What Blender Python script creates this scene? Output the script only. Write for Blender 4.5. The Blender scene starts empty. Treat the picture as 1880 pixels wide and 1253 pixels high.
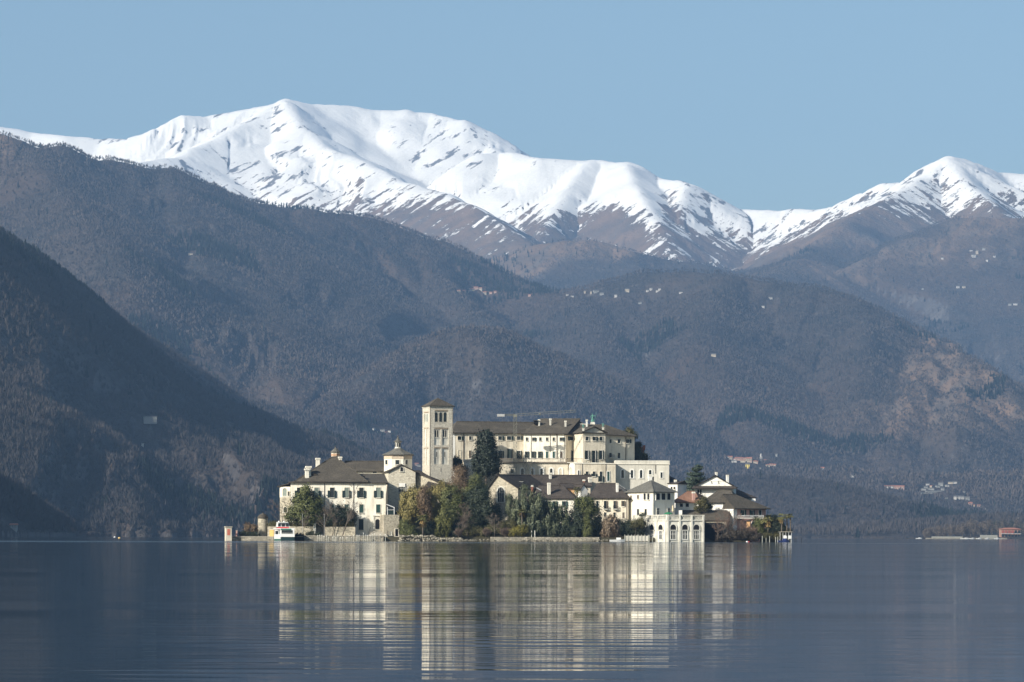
import bpy, bmesh, math, random
import numpy as np
from mathutils import Vector, Matrix

# ------------------------------------------------------------------ camera, sky, sun, exposure
SC = bpy.context.scene
COL = SC.collection
F = 6538.0            # focal length in pixels of the 1880 px wide frame
UC, VC = 940.0, 985.5  # principal point (the level horizon)
CAMH = 1.1
ROLL = 0.003
cam_d = bpy.data.cameras.new("camera")
cam = bpy.data.objects.new("camera", cam_d)
COL.objects.link(cam)
SC.camera = cam
cam_d.sensor_width = 36.0
cam_d.lens = F / 1880.0 * 36.0
cam_d.shift_y = (VC - 626.5) / 1880.0
cam_d.clip_start = 0.5
cam_d.clip_end = 60000.0
cam.matrix_world = Matrix.Translation((0, 0, CAMH)) @ Matrix.Rotation(math.pi / 2, 4, 'X') @ Matrix.Rotation(ROLL, 4, 'Z')

SUN_EL, SUN_AZ = 27.0, 230.0       # azimuth clockwise from +Y
world = bpy.data.worlds.new("World")
SC.world = world
world.use_nodes = True
wn = world.node_tree
wn.nodes.clear()
sky = wn.nodes.new('ShaderNodeTexSky')
sky.sky_type = 'NISHITA'
sky.sun_disc = False
sky.sun_elevation = math.radians(SUN_EL)
sky.sun_rotation = math.radians(SUN_AZ)
sky.altitude = 300.0
sky.air_density = 1.0
sky.dust_density = 1.8
sky.ozone_density = 1.2
bg = wn.nodes.new('ShaderNodeBackground')
bg.inputs['Strength'].default_value = 0.089
wo = wn.nodes.new('ShaderNodeOutputWorld')
tint = wn.nodes.new('ShaderNodeMix')
tint.data_type = 'RGBA'; tint.blend_type = 'MULTIPLY'; tint.inputs[0].default_value = 1.0
tint.inputs[7].default_value = (0.92, 1.0, 0.99, 1)
wn.links.new(sky.outputs[0], tint.inputs[6])
wn.links.new(tint.outputs[2], bg.inputs[0])
wn.links.new(bg.outputs[0], wo.inputs[0])

sd = bpy.data.lights.new("sun", 'SUN')
sd.energy = 5.0
sd.angle = math.radians(0.53)
sd.color = (1.0, 0.94, 0.84)
sun = bpy.data.objects.new("sun", sd)
COL.objects.link(sun)
_az, _el = math.radians(SUN_AZ), math.radians(SUN_EL)
SUNV = Vector((math.sin(_az) * math.cos(_el), math.cos(_az) * math.cos(_el), math.sin(_el)))
sun.rotation_euler = SUNV.to_track_quat('Z', 'Y').to_euler()

vs = SC.view_settings
vs.view_transform = 'Standard'
vs.look = 'None'
vs.exposure = 0.46
vs.gamma = 1.0
SC.cycles.volume_bounces = 0
SC.cycles.max_bounces = 5
SC.cycles.diffuse_bounces = 2
SC.cycles.glossy_bounces = 3

RNG = np.random.default_rng(7)
random.seed(7)

# ------------------------------------------------------------------ helpers
def unroll(u, v):
    du, dv = u - UC, v - VC
    c, s = math.cos(ROLL), math.sin(ROLL)
    return UC + du * c + dv * s, VC - du * s + dv * c

def P(u, v, Y):
    """world point seen at photo pixel (u, v) when it stands Y metres out"""
    a, b = unroll(u, v)
    return Vector(((a - UC) / F * Y, Y, CAMH + (VC - b) / F * Y))

def m_px(Y):
    return Y / F

def tag(o, label=None, cat=None, group=None, kind=None):
    if label: o['label'] = label
    if cat: o['category'] = cat
    if group: o['group'] = group
    if kind: o['kind'] = kind
    return o

def thing(name, label, cat, loc=(0, 0, 0), group=None):
    o = bpy.data.objects.new(name, None)
    o.empty_display_size = 1.0
    COL.objects.link(o)
    o.location = loc
    return tag(o, label, cat, group)

def place_child(o, parent):
    """object holding world-space verts; put it under parent without moving it"""
    COL.objects.link(o)
    if parent is not None:
        o.parent = parent
    return o

def wloc(o):
    v = Vector((0, 0, 0))
    while o is not None:
        v += o.location
        o = o.parent
    return v

class MB:
    """mesh builder working in world coordinates"""
    def __init__(s):
        s.v, s.f = [], []
    def add(s, verts, faces):
        n = len(s.v)
        s.v += [tuple(p) for p in verts]
        s.f += [tuple(i + n for i in f) for f in faces]
    def prism(s, poly, z0, z1, cap=True):
        n = len(poly)
        z0s = z0 if hasattr(z0, '__len__') else [z0] * n
        z1s = z1 if hasattr(z1, '__len__') else [z1] * n
        vs_ = [(p[0], p[1], z0s[i]) for i, p in enumerate(poly)] + [(p[0], p[1], z1s[i]) for i, p in enumerate(poly)]
        fs = [(i, (i + 1) % n, n + (i + 1) % n, n + i) for i in range(n)]
        if cap:
            fs += [tuple(range(n, 2 * n)), tuple(reversed(range(n)))]
        s.add(vs_, fs)
    def box(s, c, size, ang=0.0):
        hx, hy, hz = size[0] / 2, size[1] / 2, size[2] / 2
        ca, sa = math.cos(ang), math.sin(ang)
        poly = [(c[0] + x * ca - y * sa, c[1] + x * sa + y * ca) for x, y in ((-hx, -hy), (hx, -hy), (hx, hy), (-hx, hy))]
        s.prism(poly, c[2] - hz, c[2] + hz)
    def tube(s, p0, p1, r0, r1=None, n=6, cap=True):
        r1 = r0 if r1 is None else r1
        p0, p1 = Vector(p0), Vector(p1)
        d = (p1 - p0)
        if d.length < 1e-6: return
        d.normalize()
        a = d.orthogonal().normalized()
        b = d.cross(a)
        vv = []
        for p, r in ((p0, r0), (p1, r1)):
            for i in range(n):
                t = 2 * math.pi * i / n
                vv.append(p + (a * math.cos(t) + b * math.sin(t)) * r)
        ff = [(i, (i + 1) % n, n + (i + 1) % n, n + i) for i in range(n)]
        if cap: ff += [tuple(range(n, 2 * n)), tuple(reversed(range(n)))]
        s.add(vv, ff)
    def lathe(s, c, prof, n=12, rot=0.0):
        """prof: list of (r, z) above c"""
        vv, ff = [], []
        for r, z in prof:
            for i in range(n):
                t = 2 * math.pi * i / n + rot
                vv.append((c[0] + math.cos(t) * r, c[1] + math.sin(t) * r, c[2] + z))
        for k in range(len(prof) - 1):
            for i in range(n):
                j = (i + 1) % n
                ff.append((k * n + i, k * n + j, (k + 1) * n + j, (k + 1) * n + i))
        ff.append(tuple(range((len(prof) - 1) * n, len(prof) * n)))
        ff.append(tuple(reversed(range(n))))
        s.add(vv, ff)
    def slab(s, top, faces, th):
        """sheet of faces over the points in top, made th thick downward"""
        n = len(top)
        vs_ = [tuple(p) for p in top] + [(p[0], p[1], p[2] - th) for p in top]
        fs = [tuple(f) for f in faces] + [tuple(i + n for i in reversed(f)) for f in faces]
        ed = {}
        for f in faces:
            for i in range(len(f)):
                a, b = f[i], f[(i + 1) % len(f)]
                ed[(a, b)] = 1
        for (a, b) in ed:
            if (b, a) not in ed:
                fs.append((b, a, a + n, b + n))
        s.add(vs_, fs)
    def build(s, name, mat, parent=None, smooth=False):
        me = bpy.data.meshes.new(name)
        off = wloc(parent) if parent is not None else Vector((0, 0, 0))
        me.from_pydata([(p[0] - off[0], p[1] - off[1], p[2] - off[2]) for p in s.v], [], s.f)
        me.materials.append(mat)
        if smooth:
            me.polygons.foreach_set('use_smooth', [True] * len(me.polygons))
        me.update()
        o = bpy.data.objects.new(name, me)
        return place_child(o, parent)

def np_mesh(name, V, Fc, mat, parent=None, attrs=None, smooth=False, loops=3):
    """V (n,3) world coords, Fc (m,loops)"""
    me = bpy.data.meshes.new(name)
    V = np.asarray(V, np.float32)
    if parent is not None:
        V = V - np.array(wloc(parent), np.float32)
    Fc = np.asarray(Fc, np.int32)
    me.vertices.add(len(V)); me.vertices.foreach_set('co', V.ravel())
    me.loops.add(Fc.size); me.loops.foreach_set('vertex_index', Fc.ravel())
    me.polygons.add(len(Fc))
    me.polygons.foreach_set('loop_start', np.arange(0, Fc.size, loops, dtype=np.int32))
    me.polygons.foreach_set('loop_total', np.full(len(Fc), loops, np.int32))
    if smooth:
        me.polygons.foreach_set('use_smooth', np.ones(len(Fc), bool))
    for k, (typ, arr) in (attrs or {}).items():
        a = me.attributes.new(k, typ, 'POINT')
        a.data.foreach_set('vector' if typ == 'FLOAT_VECTOR' else 'value', np.asarray(arr, np.float32).ravel())
    me.materials.append(mat)
    me.update(calc_edges=True)
    o = bpy.data.objects.new(name, me)
    return place_child(o, parent)

# ---- node helpers
class NT:
    def __init__(s, name):
        s.m = bpy.data.materials.new(name)
        s.m.use_nodes = True
        s.t = s.m.node_tree
        s.t.nodes.clear()
        s.out = s.t.nodes.new('ShaderNodeOutputMaterial')
        s.b = s.t.nodes.new('ShaderNodeBsdfPrincipled')
        s.t.links.new(s.b.outputs[0], s.out.inputs[0])
    def n(s, typ, ins=None, **kw):
        nd = s.t.nodes.new(typ)
        for k, v in kw.items(): setattr(nd, k, v)
        for k, v in (ins or {}).items(): s.set(nd.inputs[k], v)
        return nd
    def set(s, sock, v):
        if isinstance(v, bpy.types.NodeSocket): s.t.links.new(v, sock)
        elif isinstance(v, bpy.types.Node): s.t.links.new(v.outputs[0], sock)
        else:
            if hasattr(v, '__len__') and len(v) == 3 and sock.type == 'RGBA': v = (*v, 1)
            sock.default_value = v
    def math(s, op, a, b=0.0, clamp=False):
        nd = s.n('ShaderNodeMath', {0: a, 1: b}, operation=op)
        nd.use_clamp = clamp
        return nd.outputs[0]
    def mix(s, f, a, b):
        nd = s.n('ShaderNodeMix', data_type='RGBA')
        s.set(nd.inputs[0], f); s.set(nd.inputs[6], a); s.set(nd.inputs[7], b)
        return nd.outputs[2]
    def ramp(s, f, lo, hi):
        nd = s.n('ShaderNodeMapRange', {0: f, 1: lo, 2: hi}, interpolation_type='SMOOTHSTEP')
        return nd.outputs[0]
    def pos(s, sc=(1, 1, 1)):
        g = s.n('ShaderNodeNewGeometry')
        mp = s.n('ShaderNodeMapping', {0: g.outputs['Position'], 3: sc})
        return mp.outputs[0]
    def noise(s, vec, scale, detail=3.0, rough=0.55):
        return s.n('ShaderNodeTexNoise', {'Vector': vec, 'Scale': scale, 'Detail': detail, 'Roughness': rough}).outputs[0]
    def attr(s, name, out='Fac'):
        return s.n('ShaderNodeAttribute', attribute_name=name).outputs[out]
    def fin(s, col, rough=0.9, bump=None, bd=0.05, spec=0.2):
        s.set(s.b.inputs['Base Color'], col)
        s.set(s.b.inputs['Roughness'], rough)
        s.b.inputs['Specular IOR Level'].default_value = spec
        if bump is not None:
            bn = s.n('ShaderNodeBump', {'Height': bump, 'Distance': bd, 'Strength': 1.0})
            s.set(s.b.inputs['Normal'], bn)
        return s.m

# ---- numpy noise
def _h(ix, iy, seed):
    h = (ix * np.int64(374761393) + iy * np.int64(668265263) + np.int64(seed) * np.int64(144269504)) & np.int64(0xffffffff)
    h = ((h ^ (h >> 13)) * np.int64(1274126177)) & np.int64(0xffffffff)
    h = h ^ (h >> 16)
    return (h & np.int64(0xffffff)).astype(np.float32) / np.float32(0xffffff)

def vnoise(x, y, seed=0):
    x0, y0 = np.floor(x), np.floor(y)
    fx, fy = (x - x0).astype(np.float32), (y - y0).astype(np.float32)
    ix, iy = x0.astype(np.int64), y0.astype(np.int64)
    fx = fx * fx * fx * (fx * (fx * 6 - 15) + 10)
    fy = fy * fy * fy * (fy * (fy * 6 - 15) + 10)
    a, b = _h(ix, iy, seed), _h(ix + 1, iy, seed)
    c, d = _h(ix, iy + 1, seed), _h(ix + 1, iy + 1, seed)
    return (a * (1 - fx) + b * fx) * (1 - fy) + (c * (1 - fx) + d * fx) * fy

def fbm(x, y, oct=5, seed=0, gain=0.5, ridged=False):
    t, amp, tot = 0, 1.0, 0
    for k in range(oct):
        n = vnoise(x * 2 ** k + 17.3 * k, y * 2 ** k - 9.1 * k, seed + k)
        if ridged: n = 1 - np.abs(2 * n - 1)
        t = t + n * amp; tot += amp; amp *= gain
    return t / tot
# ------------------------------------------------------------------ mountains
# each ridge: slope g, flattening D0, gully amplitude, crest points (u, v, Y)
RIDGES = [
 dict(g=.55, D0=5000, A=60, L=900, p=[(-350,215,16800),(-150,225,16600),(0,234,16500),(60,244,16500),(120,252,16400),(190,256,16400),(245,258,16300),(290,235,16300),(340,211,16400),(380,212,16500),(420,206,16500),(470,195,16500),(500,189,16500),(525,181,16500),(545,186,16550),(570,193,16600),(640,198,16700),(700,204,16700),(745,199,16700),(760,204,16700),(790,206,16700),(820,213,16600),(850,221,16500),(870,238,16400),(890,258,16300),(915,278,16100)]),
 dict(g=.62, D0=5000, A=100, L=520, p=[(880,282,15700),(915,280,15800),(950,282,15700),(990,290,15500),(1040,294,15500),(1080,297,15500),(1130,302,15400),(1152,298,15300),(1175,310,15300),(1192,319,15300),(1215,327,15200),(1240,331,15000),(1262,338,14900),(1285,352,14900),(1305,375,14900),(1330,377,14900),(1365,383,14900),(1400,386,14800),(1440,387,14700),(1500,388,14600),(1530,379,14500)]),
 dict(g=.5, D0=5000, A=40, L=500, p=[(525,186,16300),(560,240,15900),(600,268,15600),(668,294,15200),(736,335,14700),(818,360,14200),(889,393,13600),(947,430,13100),(1020,468,12700)]),
 dict(g=.5, D0=5000, A=40, L=500, p=[(500,192,16300),(420,240,15900),(330,285,15400),(250,302,15000),(150,330,14700)]),
 dict(g=.6, D0=4000, A=40, L=350, p=[(1151,300,15200),(1165,335,14800),(1179,361,14500),(1200,395,14200),(1218,424,13900),(1225,450,13600)]),
 dict(g=.6, D0=4000, A=40, L=350, p=[(1080,299,15400),(1040,350,14900),(1010,400,14400),(990,440,14000)]),
 dict(g=.7, D0=4000, A=40, L=300, p=[(1262,340,14800),(1245,380,14500),(1238,420,14200),(1232,450,13900)]),
 dict(g=.62, D0=4000, A=50, L=600, p=[(1500,390,14500),(1530,378,14400),(1560,364,14400),(1580,353,14300),(1625,333,14300),(1670,330,14300),(1700,308,14300),(1722,294,14200),(1740,286,14200),(1765,291,14300),(1790,300,14300),(1830,316,14400),(1880,317,14400),(1980,330,14400),(2200,330,14400)]),
 dict(g=.55, D0=4000, A=40, L=400, p=[(1740,288,14100),(1700,325,13900),(1660,350,13600),(1600,378,13200),(1540,415,12700),(1470,470,12200),(1400,515,11800)]),
 dict(g=.6, D0=4000, A=40, L=400, p=[(1740,288,14100),(1780,340,13700),(1830,390,13200),(1880,430,12700)]),
 dict(g=.5, D0=3500, A=70, L=500, p=[(2200,420,11760),(2000,415,11760),(1880,405,11760),(1820,400,11760),(1800,398,11760),(1757,403,11760),(1710,437,11760),(1680,443,11760),(1648,446,11760),(1614,468,11648),(1546,490,11424),(1480,530,11088),(1400,570,10864)]),
 dict(g=.45, D0=3500, A=70, L=450, p=[(900,480,11800),(940,468,11800),(1000,450,11800),(1040,444,11800),(1080,442,11800),(1120,448,11800),(1160,460,11700),(1220,472,11700),(1300,490,11600),(1400,510,11500)]),
 dict(g=.45, D0=3500, A=60, L=450, p=[(1400,505,11000),(1460,480,11400),(1500,470,11800)]),
 # plateau and rounded hill right of centre
 dict(g=.52, D0=2400, A=80, L=420, p=[(820,560,9000),(900,528,9000),(960,533,8900),(1030,535,8800),(1090,525,8700),(1130,510,8700),(1180,500,8700),(1260,495,8600),(1330,500,8500),(1400,513,8400),(1480,519,8300),(1550,540,8200),(1600,575,8100)]),
 dict(g=.95, D0=2400, A=75, L=300, p=[(1590,568,8120),(1640,598,8000),(1680,620,7900),(1750,648,7700),(1800,668,7500),(1840,698,7300),(1866,740,7200),(1880,800,7100),(1890,850,7000)]),
 dict(g=.6, D0=2000, A=50, L=260, p=[(1700,632,7850),(1690,680,7500),(1660,740,7200),(1640,800,6950)]),
 dict(g=.6, D0=2000, A=50, L=260, p=[(1600,575,8050),(1570,650,7600),(1590,720,7250),(1570,790,7000)]),
 dict(g=.6, D0=2000, A=50, L=260, p=[(1790,668,7500),(1780,730,7200),(1750,790,6950),(1740,840,6800)]),
 dict(g=.5, D0=2000, A=50, L=260, p=[(1330,502,8400),(1300,560,8000),(1290,640,7500),(1340,720,7100),(1400,790,6800)]),
 dict(g=.5, D0=2000, A=50, L=260, p=[(1060,530,8700),(1090,580,8200),(1110,640,7700),(1180,700,7300),(1260,770,6900)]),
 # long slope at left
 dict(g=.62, D0=2600, A=110, L=520, p=[(-400,235,7900),(-150,238,7900),(-40,238,8000),(0,240,8000),(30,250,8000),(60,262,8000),(85,264,8000),(110,257,8000),(130,268,8050),(145,281,8100),(200,289,8200),(240,297,8300),(270,303,8300),(310,302,8400),(340,320,8500),(400,350,8600),(440,362,8700),(470,371,8800),(560,378,9000),(640,391,9100),(700,405,9200),(760,429,9300),(800,439,9300),(850,470,9300),(900,490,9300),(950,514,9200),(1000,530,9100),(1040,545,9000)]),
 dict(g=.6, D0=2500, A=60, L=300, p=[(60,264,7950),(100,340,7500),(130,374,7250),(175,410,7000),(210,455,6750),(225,480,6650)]),
 dict(g=.5, D0=2500, A=60, L=300, p=[(310,304,8350),(330,380,7900),(370,470,7400),(400,560,7000),(420,640,6700)]),
 dict(g=.5, D0=2500, A=60, L=300, p=[(560,380,8900),(540,460,8300),(560,540,7800),(620,620,7300),(640,690,6900)]),
 dict(g=.9, D0=2500, A=50, L=300, p=[(760,431,9200),(790,490,8700),(822,530,8350),(850,555,8150),(880,575,8000),(925,595,7850)]),
 dict(g=.62, D0=2500, A=60, L=260, p=[(590,760,5900),(640,715,6100),(700,665,6350),(745,635,6450),(780,615,6500),(815,602,6500),(850,597,6500),(900,600,6550),(930,608,6600),(980,630,6650),(1020,650,6700),(1060,668,6700),(1100,690,6700),(1140,718,6650),(1180,745,6600),(1240,790,6500)]),
 # steep spur at the left edge
 dict(g=.9, D0=2500, A=40, L=260, p=[(-300,250,3700),(-100,360,4000),(0,415,4200),(30,440,4300),(60,465,4400),(90,495,4520),(120,522,4650),(160,548,4800),(200,572,4950),(260,608,5200),(300,635,5350),(340,660,5500),(380,690,5650),(412,720,5750)]),
 dict(g=.47, D0=1700, A=66, L=300, p=[(-300,600,3300),(-100,632,3500),(0,640,3650),(60,648,3750),(100,655,3800),(150,660,3900),(200,666,4000),(240,676,4100),(280,690,4200),(350,711,4350),(420,727,4600)]),
 dict(g=.3, D0=2500, A=30, L=260, p=[(400,722,5750),(440,731,5950),(500,742,6200),(560,757,6350),(610,775,6450),(660,800,6500),(720,838,6500)]),
 dict(g=1.05, D0=1500, A=30, L=150, p=[(100,656,3780),(115,700,3650),(150,745,3520),(190,785,3430),(235,830,3350),(270,860,3300)]),
 dict(g=.55, D0=1500, A=35, L=150, p=[(350,712,4330),(360,770,4050),(400,830,3800),(430,890,3600),(450,940,3450)]),
 dict(g=.5, D0=1500, A=35, L=150, p=[(250,800,3600),(290,850,3450),(330,900,3300),(355,950,3200)]),
 dict(g=.5, D0=1500, A=35, L=180, p=[(560,757,5780),(575,810,5500),(600,870,5250),(620,930,5050)]),
 dict(g=.95, D0=1500, A=15, L=150, p=[(-450,560,2300),(-250,720,2400),(-120,800,2500),(-30,850,2600),(40,900,2700),(100,935,2780),(150,962,2850),(180,981,2900)]),
 # right: low wooded hill by the lake, aprons behind
 dict(g=.3, D0=2200, A=25, L=200, p=[(1050,850,5100),(1180,862,5100),(1260,866,5100),(1330,868,5100),(1400,866,5100),(1450,866,5050),(1500,872,5000),(1560,888,4950),(1620,918,4900),(1660,945,4850),(1720,978,4800)]),
 dict(g=.16, D0=4000, A=15, L=300, p=[(1200,835,6300),(1350,835,6300),(1500,850,6300),(1600,862,6200),(1700,862,6200),(1800,860,6200),(2100,850,6200)]),
 dict(g=.15, D0=4000, A=20, L=250, p=[(480,770,5900),(600,780,5900),(700,788,5900),(800,800,5900),(900,820,5800),(1000,830,5800),(1100,840,5700)]),
 dict(g=.07, D0=4000, A=0, L=100, p=[(1700,989,3540),(1740,985.8,3550),(1800,983,3560),(1880,981,3570),(2000,975,3580),(2200,975,3580)]),
 dict(g=.07, D0=4000, A=2, L=100, p=[(1700,972,4400),(1760,965,4450),(1850,956,4500),(1980,950,4500),(2200,945,4500)]),
]
NC, NR = 1300, 900
AMAX = 0.2
Y0, Y1 = 2250.0, 18500.0
_a = np.linspace(-AMAX, AMAX, NC, dtype=np.float64)
_y = Y0 * (Y1 / Y0) ** np.linspace(0, 1, NR)
AA, YY = np.meshgrid(_a, _y)
XX = AA * YY
H = np.full(XX.shape, -60.0)
FS = np.zeros(XX.shape, np.float32); FD = np.zeros(XX.shape, np.float32)
warp = (fbm(XX / 900, YY / 900, 3, 40) - .5)
warp2 = (fbm(XX / 900 + 50, YY / 900, 3, 41) - .5)
for ri, R in enumerate(RIDGES):
    pts = np.array([tuple(P(*q)) for q in R['p']])
    if R['g'] > .1:      # the crest line in view is the tree tops, not the ground
        pts[:, 2] -= np.interp(pts[:, 1], [6300, 6900, 9600, 11000], [14, 10, 4, 0])
        pts[:, 2] = np.maximum(pts[:, 2], -20)
    zmax = pts[:, 2].max()
    reach = zmax / R['g'] * 1.9 + 600
    ylo, yhi = pts[:, 1].min() - reach, pts[:, 1].max() + reach
    r0, r1 = np.searchsorted(_y, ylo), np.searchsorted(_y, yhi)
    xs, ys = XX[r0:r1], YY[r0:r1]
    best = np.zeros(xs.shape, np.float32); bs = np.zeros(xs.shape, np.float32); bh = np.full(xs.shape, -1e9, np.float32)
    s0 = 0.0
    for k in range(len(pts) - 1):
        ax, ay, az = pts[k]; bx, by, bz_ = pts[k + 1]
        dx, dy = bx - ax, by - ay
        L2 = dx * dx + dy * dy
        t = np.clip(((xs - ax) * dx + (ys - ay) * dy) / L2, 0, 1)
        d = np.hypot(xs - ax - t * dx, ys - ay - t * dy)
        d = np.sqrt(d ** 2 + 30.0 ** 2) - 30.0
        hs = az + t * (bz_ - az) - R['g'] * R['D0'] * (1 - np.exp(-d / R['D0']))
        m = hs > bh
        bh = np.where(m, hs, bh); best = np.where(m, d, best); bs = np.where(m, s0 + t * math.sqrt(L2), bs)
        s0 += math.sqrt(L2)
    d = best
    L = R['L']
    w_ = warp[r0:r1]; w2 = warp2[r0:r1]
    gul = fbm(xs / L + w_ * 1.6 + ri * 7.7, ys / (1.9 * L) + w2 * 1.6, 5, 60 + ri, 0.52, True) - 0.60
    gul = np.minimum(gul, .02 + .10 * np.clip(gul, 0, 1)) - .01
    fade = np.clip(d / 220.0, 0.06, 1) ** 0.8
    h = bh + R['A'] * 3.4 * gul * fade
    sub = H[r0:r1]
    m = h > sub
    H[r0:r1] = np.where(m, h, sub)
    FS[r0:r1] = np.where(m, bs + ri * 4000, FS[r0:r1]); FD[r0:r1] = np.where(m, d, FD[r0:r1])
fdw = np.clip((FD + 60) / 500.0, 0.12, 1)
H += (fbm(XX / 460, YY / 460, 3, 5, 0.52) - .5) * 85 * fdw * np.clip(H / 200, 0.05, 1)
H += (fbm(XX / 75, YY / 75, 3, 15, 0.55) - .5) * 16 * np.clip(H / 100, 0.05, 1) * np.clip((11500 - YY) / 5000, 0, 1)
H += (fbm(XX / 130, YY / 260, 2, 19, 0.5) - .5) * 22 * np.clip(H / 400, 0, 1) * np.clip((YY - 9000) / 3000, 0, 1)
bank = np.where((XX > 200) & (YY < 3800), .6, 2.2)
H = np.where(H < bank, np.minimum(H - bank - 1.0, -2.0), H)
H = np.maximum(H, -12.0)
# local slope (for rock and snow)
dzdy = np.gradient(H, axis=0) / np.gradient(YY, axis=0)
dzdx = np.gradient(H, axis=1) / np.gradient(XX, axis=1)
slope = np.hypot(dzdx, dzdy)
lown = fbm(XX / 1400, YY / 1400, 4, 90)
med = fbm(XX / 260, YY / 260, 4, 95)
rocky = np.clip(1 - np.abs(XX / YY * F + UC - 1720) / 190, 0, 1) * (YY > 6600) * (YY < 8300) * np.clip((H - 60) / 150, 0, 1)
snow = (H - 1225 - (lown - .5) * 420 + np.clip(XX, 0, 1600) * -0.01) / 130 - np.clip(slope - .62, 0, 2) * 2.2
snow -= np.where((YY < 14300) & (XX > 900), 0.4, 0)
snow = np.where(YY < 11900, -6, snow)
_u, _v = XX / YY * F + UC, VC - (H - CAMH) / YY * F
for cu, cv, ru, rv, am in ((1125, 410, 60, 30, 3.6), (1232, 385, 22, 60, 3.5), (905, 300, 38, 16, 3.2), (1296, 358, 14, 14, 4), (1310, 440, 60, 15, 2), (1030, 410, 40, 30, 1.5), (900, 265, 22, 18, 3), (320, 240, 50, 22, 1.6), (1715, 325, 30, 25, 1.5), (1850, 360, 30, 25, 2.4), (760, 400, 60, 20, 2.0)):
    snow -= .55 * am * np.exp(-((_u - cu) / ru) ** 2 - ((_v - cv) / rv) ** 2) * (YY > 11900)
snow += np.exp(-((_u - 1210) / 260) ** 2) * .8 * (YY > 11900)
H += rocky * (fbm(XX / 170, YY / 170, 5, 33, .55, True) - .62) * 90
alp = (H - 880 - (med - .5) * 500 - (lown - .5) * 500) / 180 + np.where((YY < 9000) & (XX > -1100), -1.6, 0) + np.where(YY < 9000, 1.0, 0)
alp = np.where(rocky > .03, np.maximum(alp, rocky * 1.9 - .9 + (med - .5) * 4), alp)
slope = slope + rocky * .15
TV = np.stack([XX, YY, H], -1).reshape(-1, 3)
ii = (np.arange(NR - 1)[:, None] * NC + np.arange(NC - 1)[None]).ravel()
TF = np.stack([ii, ii + 1, ii + NC + 1, ii + NC], 1)
keep = (H[:-1, :-1] > -11) | (H[1:, 1:] > -11) | (H[:-1, 1:] > -11) | (H[1:, :-1] > -11)
TF = TF[keep.ravel()]

n = NT("mountain_ground")
def streak(sg, a, c):
    """noise drawn out along one downhill direction of the slope"""
    g_ = n.n('ShaderNodeNewGeometry')
    r_ = n.n('ShaderNodeVectorRotate', {0: g_.outputs['Position'], 'Angle': sg * math.radians(50)}, rotation_type='Y_AXIS')
    return n.n('ShaderNodeMapping', {0: r_.outputs[0], 3: (1 / a, 1 / (c * 2.5), 1 / c)}).outputs[0]
asp = n.ramp(n.attr('aspect'), -.55, -.05)
pz = n.pos()
n_fine = n.noise(pz, 1 / 22.0, 5, 0.65)
n_mid = n.noise(pz, 1 / 150.0, 4, 0.6)
n_flow = n.n('ShaderNodeMix', {0: asp, 2: n.noise(streak(1, 22., 150.), 1.0, 4, .62), 3: n.noise(streak(-1, 22., 150.), 1.0, 4, .6)}).outputs[0]
n_big = n.noise(pz, 1 / 900.0, 4, 0.55)
# winter woods / litter
wood = n.mix(n.ramp(n_mid, .35, .65), (.066, .052, .044), (.040, .038, .036))
wood = n.mix(n.ramp(n_big, .5, .62), wood, (.072, .052, .040))
wood = n.mix(n.ramp(n_fine, .56, .72), wood, (.10, .088, .078))
grass = n.mix(n.ramp(n_mid, .35, .7), (.20, .134, .092), (.12, .090, .070))
grass = n.mix(n.ramp(n_flow, .45, .7), grass, (.12, .10, .085))
land = n.mix(n.ramp(n.math('ADD', n.attr('alp'), n.math('MULTIPLY', n.math('SUBTRACT', n_mid, .5), 3.0)), -.3, .6), wood, grass)
rock = n.mix(n.ramp(n_flow, .4, .65), (.065, .062, .064), (.13, .12, .115))
steep = n.ramp(n.math('ADD', n.attr('slope'), n.math('MULTIPLY', n.math('SUBTRACT', n_fine, .5), .9)), 1.3, 1.8)
land = n.mix(n.math('MULTIPLY', steep, .75), land, rock)
sn = n.math('ADD', n.attr('snow'), n.math('MULTIPLY', n.math('SUBTRACT', n_flow, .5), 8.0))
sn = n.math('ADD', sn, n.math('MULTIPLY', n.math('SUBTRACT', n_fine, .5), 3.5))
smask = n.ramp(sn, -.1, .35)
spk_c = n.ramp(n_big, .45, .58)
spk = n.n('ShaderNodeMix', {0: asp, 2: n.noise(streak(1, 34., 120.), 1.0, 6, .7), 3: n.noise(streak(-1, 34., 120.), 1.0, 6, .7)}).outputs[0]
thr = n.math('SUBTRACT', .715, n.math('MULTIPLY', spk_c, .16))
thr = n.math('SUBTRACT', thr, n.math('MULTIPLY', n.ramp(n.attr('slope'), .6, 1.1), .10))
spk = n.ramp(n.math('SUBTRACT', spk, thr), .0, .03)
snowc = n.mix(n.ramp(n_mid, .3, .7), (.80, .785, .75), (.875, .855, .815))
col = n.mix(smask, land, n.mix(spk, snowc, (.16, .15, .15)))
M_mount = n.fin(col, .95, n.math('ADD', n.math('MULTIPLY', n_fine, n.math('ADD', .25, n.math('MULTIPLY', n.math('SUBTRACT', 1.0, smask), 1.0))), n.math('MULTIPLY', n_flow, .45)), 9.0, .1)
aspect = dzdx / (slope + .05)
mt = np_mesh("mountains", TV, TF, M_mount, None,
             {'aspect': ('FLOAT', aspect.ravel()), 'snow': ('FLOAT', snow.ravel()), 'alp': ('FLOAT', alp.ravel()), 'slope': ('FLOAT', slope.ravel())}, True, 4)
tag(mt, "snow capped mountain range and wooded slopes rising behind the lake", "mountains", kind='structure')

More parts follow.
